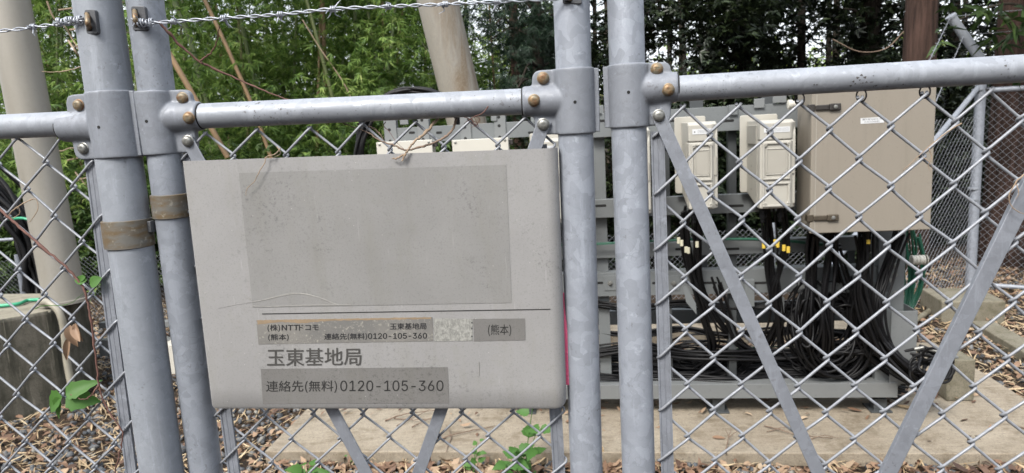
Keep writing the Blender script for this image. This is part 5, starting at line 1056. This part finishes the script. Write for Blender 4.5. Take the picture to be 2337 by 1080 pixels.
for i, (px, Y, h, rad, zc, zr, n, lb_) in enumerate([
    (1400, 9.6, 7, .07, 3.2, 1.9, 2100, 'dark evergreen tree directly behind the pair of gate posts'), (1560, 10.8, 7.5, .06, 3.4, 1.9, 1200, 'slim dark evergreen over the bright gap beside the gate coupling'),
    (1700, 9.0, 7, .08, 2.9, 1.9, 3600, 'dense dark evergreen above the radio units'), (1830, 10.2, 8, .07, 3.1, 2.2, 2500, 'dark evergreen whose leaves meet the rail above the cabinet'),
    (1985, 9.2, 8, .15, 3.4, 1.9, 1500, 'dark evergreen with the thick black trunk above the cabinet'), (2160, 9.8, 8, .08, 3.0, 2.2, 3400, 'dark evergreen between the two reddish cedar trunks'),
    (2330, 9.6, 8, .09, 3.0, 2.2, 2400, 'dark evergreen behind the farthest cedar trunk'), (1620, 13, 8, .08, 3.6, 2.4, 1700, 'rear dark evergreen seen above the finned radio unit'),
    (1900, 13.5, 8, .08, 3.6, 2.6, 2500, 'rear dark evergreen showing bright sky through its leaves'), (1310, 12.2, 8, .08, 3.8, 2.0, 1700, 'rear dark evergreen between the gate posts'), (2500, 10, 8, .1, 3, 2.2, 2300, 'dark evergreen at the end of the woods past the cedars')]):
    limbtree('evergreen_tree', at_(px, Y), h, rad, zc, zr, 46, int(n * .92), M_BROAD, M_BARKD, lb_, 'tree', dk, 300 + i, nl=12)
for i, (px, Y, r_, lb_) in enumerate([(1365, 13, .05, 'thin straight trunk in the slit between the gate posts'), (1530, 15, .06, 'second thin trunk from the gate coupling in the bright gap'), (1562, 14.5, .045, 'third thin trunk from the gate coupling in the bright gap'), (1600, 16, .07, 'thin trunk ending the bright gap'), (1745, 15, .06, 'thin trunk just before the cabinet'), (1890, 15.5, .07, 'thin trunk above the cabinet latch'), (2190, 14, .06, 'thin trunk behind the bent fence arm')]):
    limbtree('slim_tree', at_(px, Y), 9, r_, 6, 2.4, 18, 500, M_BROAD, M_BARKG, lb_, 'tree', 'thin trunks in the rear woods', 350 + i, nl=6)
# reddish cedars
for i, (px, Y, d, lb_) in enumerate([(2085, 6.3, .29, 'reddish cedar trunk rising behind the beige cabinet'), (2300, 6.3, .33, 'reddish cedar trunk behind the far fence, close past the corner post'), (1183, 10.5, .17, 'slim reddish cedar trunk near the gate coupling')]):
    limbtree('cedar_tree', at_(px, Y), 9.5, d / 2, 5.2 if i < 2 else 4.6, 1.6, 30, 1800, M_CONIF, M_CEDAR, lb_, 'cedar', 'cedars behind the fence', 380 + i, L=.09, W=.008, per=9, droop=.5, spread=.18, cr=1.5, fan=1.3, nl=12)
# conifer bough overhanging by the gate post
limbtree('conifer_tree', at_(1235, 8.6), 7.5, .085, 2.95, .70, 50, 2300, M_CONIF, M_BARKD, 'dark drooping conifer beside the gate post, sky showing past its boughs', 'conifer', None, 391, L=.085, W=.009, per=9, droop=.75, spread=.12, cr=.95, fan=1.2, nl=12)
limbtree('laurel_tree', at_(2420, 5.2), 6, .05, 2.75, .5, 30, 230, M_SHRUB, M_BARKG, 'nearest tree, its long glossy leaves hanging by the bent fence arm', 'tree', None, 392, L=.17, W=.045, per=4, droop=.45, spread=.16, cr=1.0, fan=.9, nl=9)
# sunlit trees far beyond
for i, (px, Y, lb_) in enumerate([(1085, 19, 'sunlit yellow green tree beyond the leaning tower leg'), (1250, 21, 'sunlit tree far behind the gate post'), (1560, 20, 'sunlit tree low in the bright gap beside the coupling'), (1720, 24, 'far pale green tree over the radio units'), (1900, 24, 'far pale green tree above the cabinet'), (2050, 26, 'far pale green tree behind the cedar trunk'), (2250, 24, 'far pale green tree behind the bent arm'), (860, 20, 'far sunlit tree behind the bamboo'), (640, 21, 'sunlit tree far behind the sign board'), (420, 20, 'sunlit tree far behind the vine stem'), (150, 20, 'sunlit tree far behind the cream tower leg')]):
    limbtree('sunlit_tree', at_(px, Y), 5.2 if i in (0, 7, 8, 9, 10) else 3.9, .1, 2.4 if i in (0, 7, 8, 9, 10) else 1.5, 1.9 if i in (0, 7, 8, 9, 10) else 1.3, 60, 1500, M_BRIGHT, M_BARKG, lb_, 'tree', 'sunlit trees beyond the woods', 400 + i, L=.16, W=.06, per=5, spread=.38, cr=2.2, nl=14)
# undergrowth bank
def shrub(px, Y, h, wd, n, mat, lb_, seed, L=.075, W=.03, grp='shrubs behind the far fence'):
    g = np.random.default_rng(seed); p = at_(px, Y); root = thing('shrub', p, lb_, 'shrub', grp); cen = []; mb = MB()
    for k in range(14):
        a = g.uniform(0, 6.28); e = p + [math.cos(a) * wd * g.uniform(.2, 1), math.sin(a) * wd * .6 * g.uniform(.2, 1), h * g.uniform(.35, 1)]; q = spline([p, (p + e) / 2 + [0, 0, h * .15], e], 5); mb.tube(q, np.linspace(.014, .004, len(q)), 5)
        for t in g.uniform(.25, 1, 7): cen.append(p + (e - p) * t + g.normal(0, .1, 3))
    mb.build('stems', M_BARKG, root, 180); quads('foliage', sprays(g, np.array(cen), n, .16, 5, L, W, .15, 1.1), 4, LF, mat, root)
sh = [(-60, 7.4), (90, 7.2), (230, 7.3), (380, 7.3), (540, 7.4), (700, 7.3), (850, 7.3), (1000, 7.2), (1130, 7.2), (1270, 7.0), (1400, 7.0), (1520, 6.9), (1640, 6.9), (1770, 6.8), (1900, 6.7), (2030, 7.5), (2150, 7.6), (2280, 7.6), (2420, 7.3)]
sl = ['dark shrub at the start of the bank past the black cables', 'dark shrub behind the nearer tower leg', 'leafy shrub behind the thick grey post', 'leafy shrub behind the second leaning post', 'low shrub behind the left of the sign board', 'low shrub hidden mostly by the sign board', 'shrub behind the cable loop', 'shrub behind the small cream boxes', 'shrub under the slim reddish cedar', 'dark shrub behind the gate post', 'dark shrub between the gate posts', 'dark shrub behind the half hidden radio unit', 'dark shrub behind the braced radio unit', 'dark shrub behind the finned radio unit', 'dark shrub behind the beige cabinet', 'dark shrub at the foot of the first cedar', 'dark shrub between the cedar and the corner post', 'dark shrub behind the corner post', 'dark shrub at the foot of the last cedar']
for i, ((px, Y), lb_) in enumerate(zip(sh, sl)): shrub(px, Y, 1.75 if i >= 12 else 1.5 if i >= 9 else 1.30, .95, 2700 if i >= 12 else 2200 if i >= 9 else 1700, M_SHRUB if i < 9 else M_BROAD, lb_, 500 + i)
for i, (px, Y) in enumerate([(-20, 13.5), (200, 13.8), (420, 14), (640, 14.5), (860, 15), (1080, 16), (1300, 15), (1500, 14), (1700, 14), (1900, 14), (2100, 13.5), (2300, 13)]):
    shrub(px, Y, 1.9, 1.6, 1100, M_SHRUB if i < 6 else M_BROAD, 'rear ' + ['shrub past the tower leg', 'shrub behind the grey post', 'shrub behind the vine stem', 'shrub deep behind the bamboo', 'shrub behind the tallest bamboo', 'shrub beyond the leaning tower leg', 'shrub in the slit between posts', 'shrub low in the bright gap', 'shrub over the finned radio unit', 'shrub above the cabinet', 'shrub behind the first cedar', 'shrub behind the last cedar'][i], 540 + i, .12, .05, 'rear shrubs in the woods')
# pale tangle of bare twigs near the first tower leg
r_ = thing('bare_branches', at_(170, 6.2), 'tangle of pale bare branches between the cream tower leg and the grey post', 'branches'); gg = np.random.default_rng(77)
for k in range(16):
    x0 = gg.uniform(60, 210); y0 = gg.uniform(-10, 120) if k < 11 else gg.uniform(280, 430); P = [on_y(x0, y0, 6.2)]
    d = gg.uniform(-.5, 1.3)
    for s in range(5): x0 += gg.uniform(14, 30); y0 += d * 22 + gg.normal(0, 6); P.append(on_y(x0, y0, 6.2 + gg.normal(0, .08)))
    mb = MB(); mb.tube(spline(P, 4), np.linspace(.008, .003, 21), 5); mb.build('branch', M_TWIGP, r_, 60)
# dry leaning culms
for i, (pts, Y, r, mt, lb_) in enumerate([([(462, -10), (505, 80), (532, 140), (575, 240), (640, 420)], 7.4, .020, M_CULMD, 'dry tan bamboo culm leaning behind the vine stem'), ([(392, -10), (430, 80), (455, 170), (490, 300), (520, 480)], 8.2, .030, M_CULM, 'green bamboo culm leaning beside the gate post'), ([(385, 120), (402, 150), (445, 225), (520, 360)], 5.6, .022, M_CULMD, 'short orange dry culm behind the gate coupling'), ([(735, -20), (738, 60), (742, 200), (750, 420)], 9.2, .028, M_CULMD, 'upright dry culm above the middle of the sign board'), ([(690, 45), (730, 110), (790, 200), (830, 300)], 8.4, .007, M_TWIGP, 'thin pale stem slanting through the bushy bamboo')]):
    m = MB(); m.tube(spline([on_y(x, y, Y) for x, y in pts], 6), r, 10); tag(m.build('leaning_culm', mt, None, 60), lb_, 'bamboo culm')
m = MB(); m.tube(spline([on_y(1900, 90, 6.5) , on_y(1960, 118, 6.5), on_y(2020, 112, 6.5), on_y(2060, 75, 6.5), on_y(2100, 35, 6.5), on_y(2125, 0, 6.5)], 6), .006, 6); tag(m.build('bare_branch', M_TWIG, None, 60), 'thin bare branch arching before the first cedar trunk', 'branch')

# unseen woods added behind and beside the viewpoint to cut front fill light
g = np.random.default_rng(900); n = 9000; t = g.uniform(0, 1, n); xs = np.where(t < .5, g.uniform(-13, 13, n), np.where(t < .75, -11.5, 11.5) + g.normal(0, .8, n)); ys = np.where(t < .5, -8.5 + g.normal(0, .8, n), g.uniform(-9, 4.5, n))
zs = g.uniform(0, 1, n) ** .8 * (5.2 + .9 * np.sin(xs * 1.3 + ys)); CC = np.stack([xs, ys, zs], 1)
tag(quads('fill_blocker_woods', sprays(g, CC, 9000, .25, 5, .34, .15, .3, 1.1), 4, LF, M_BROAD), 'unseen dark leaf mass added to cut the front fill light', 'woods', kind='stuff')
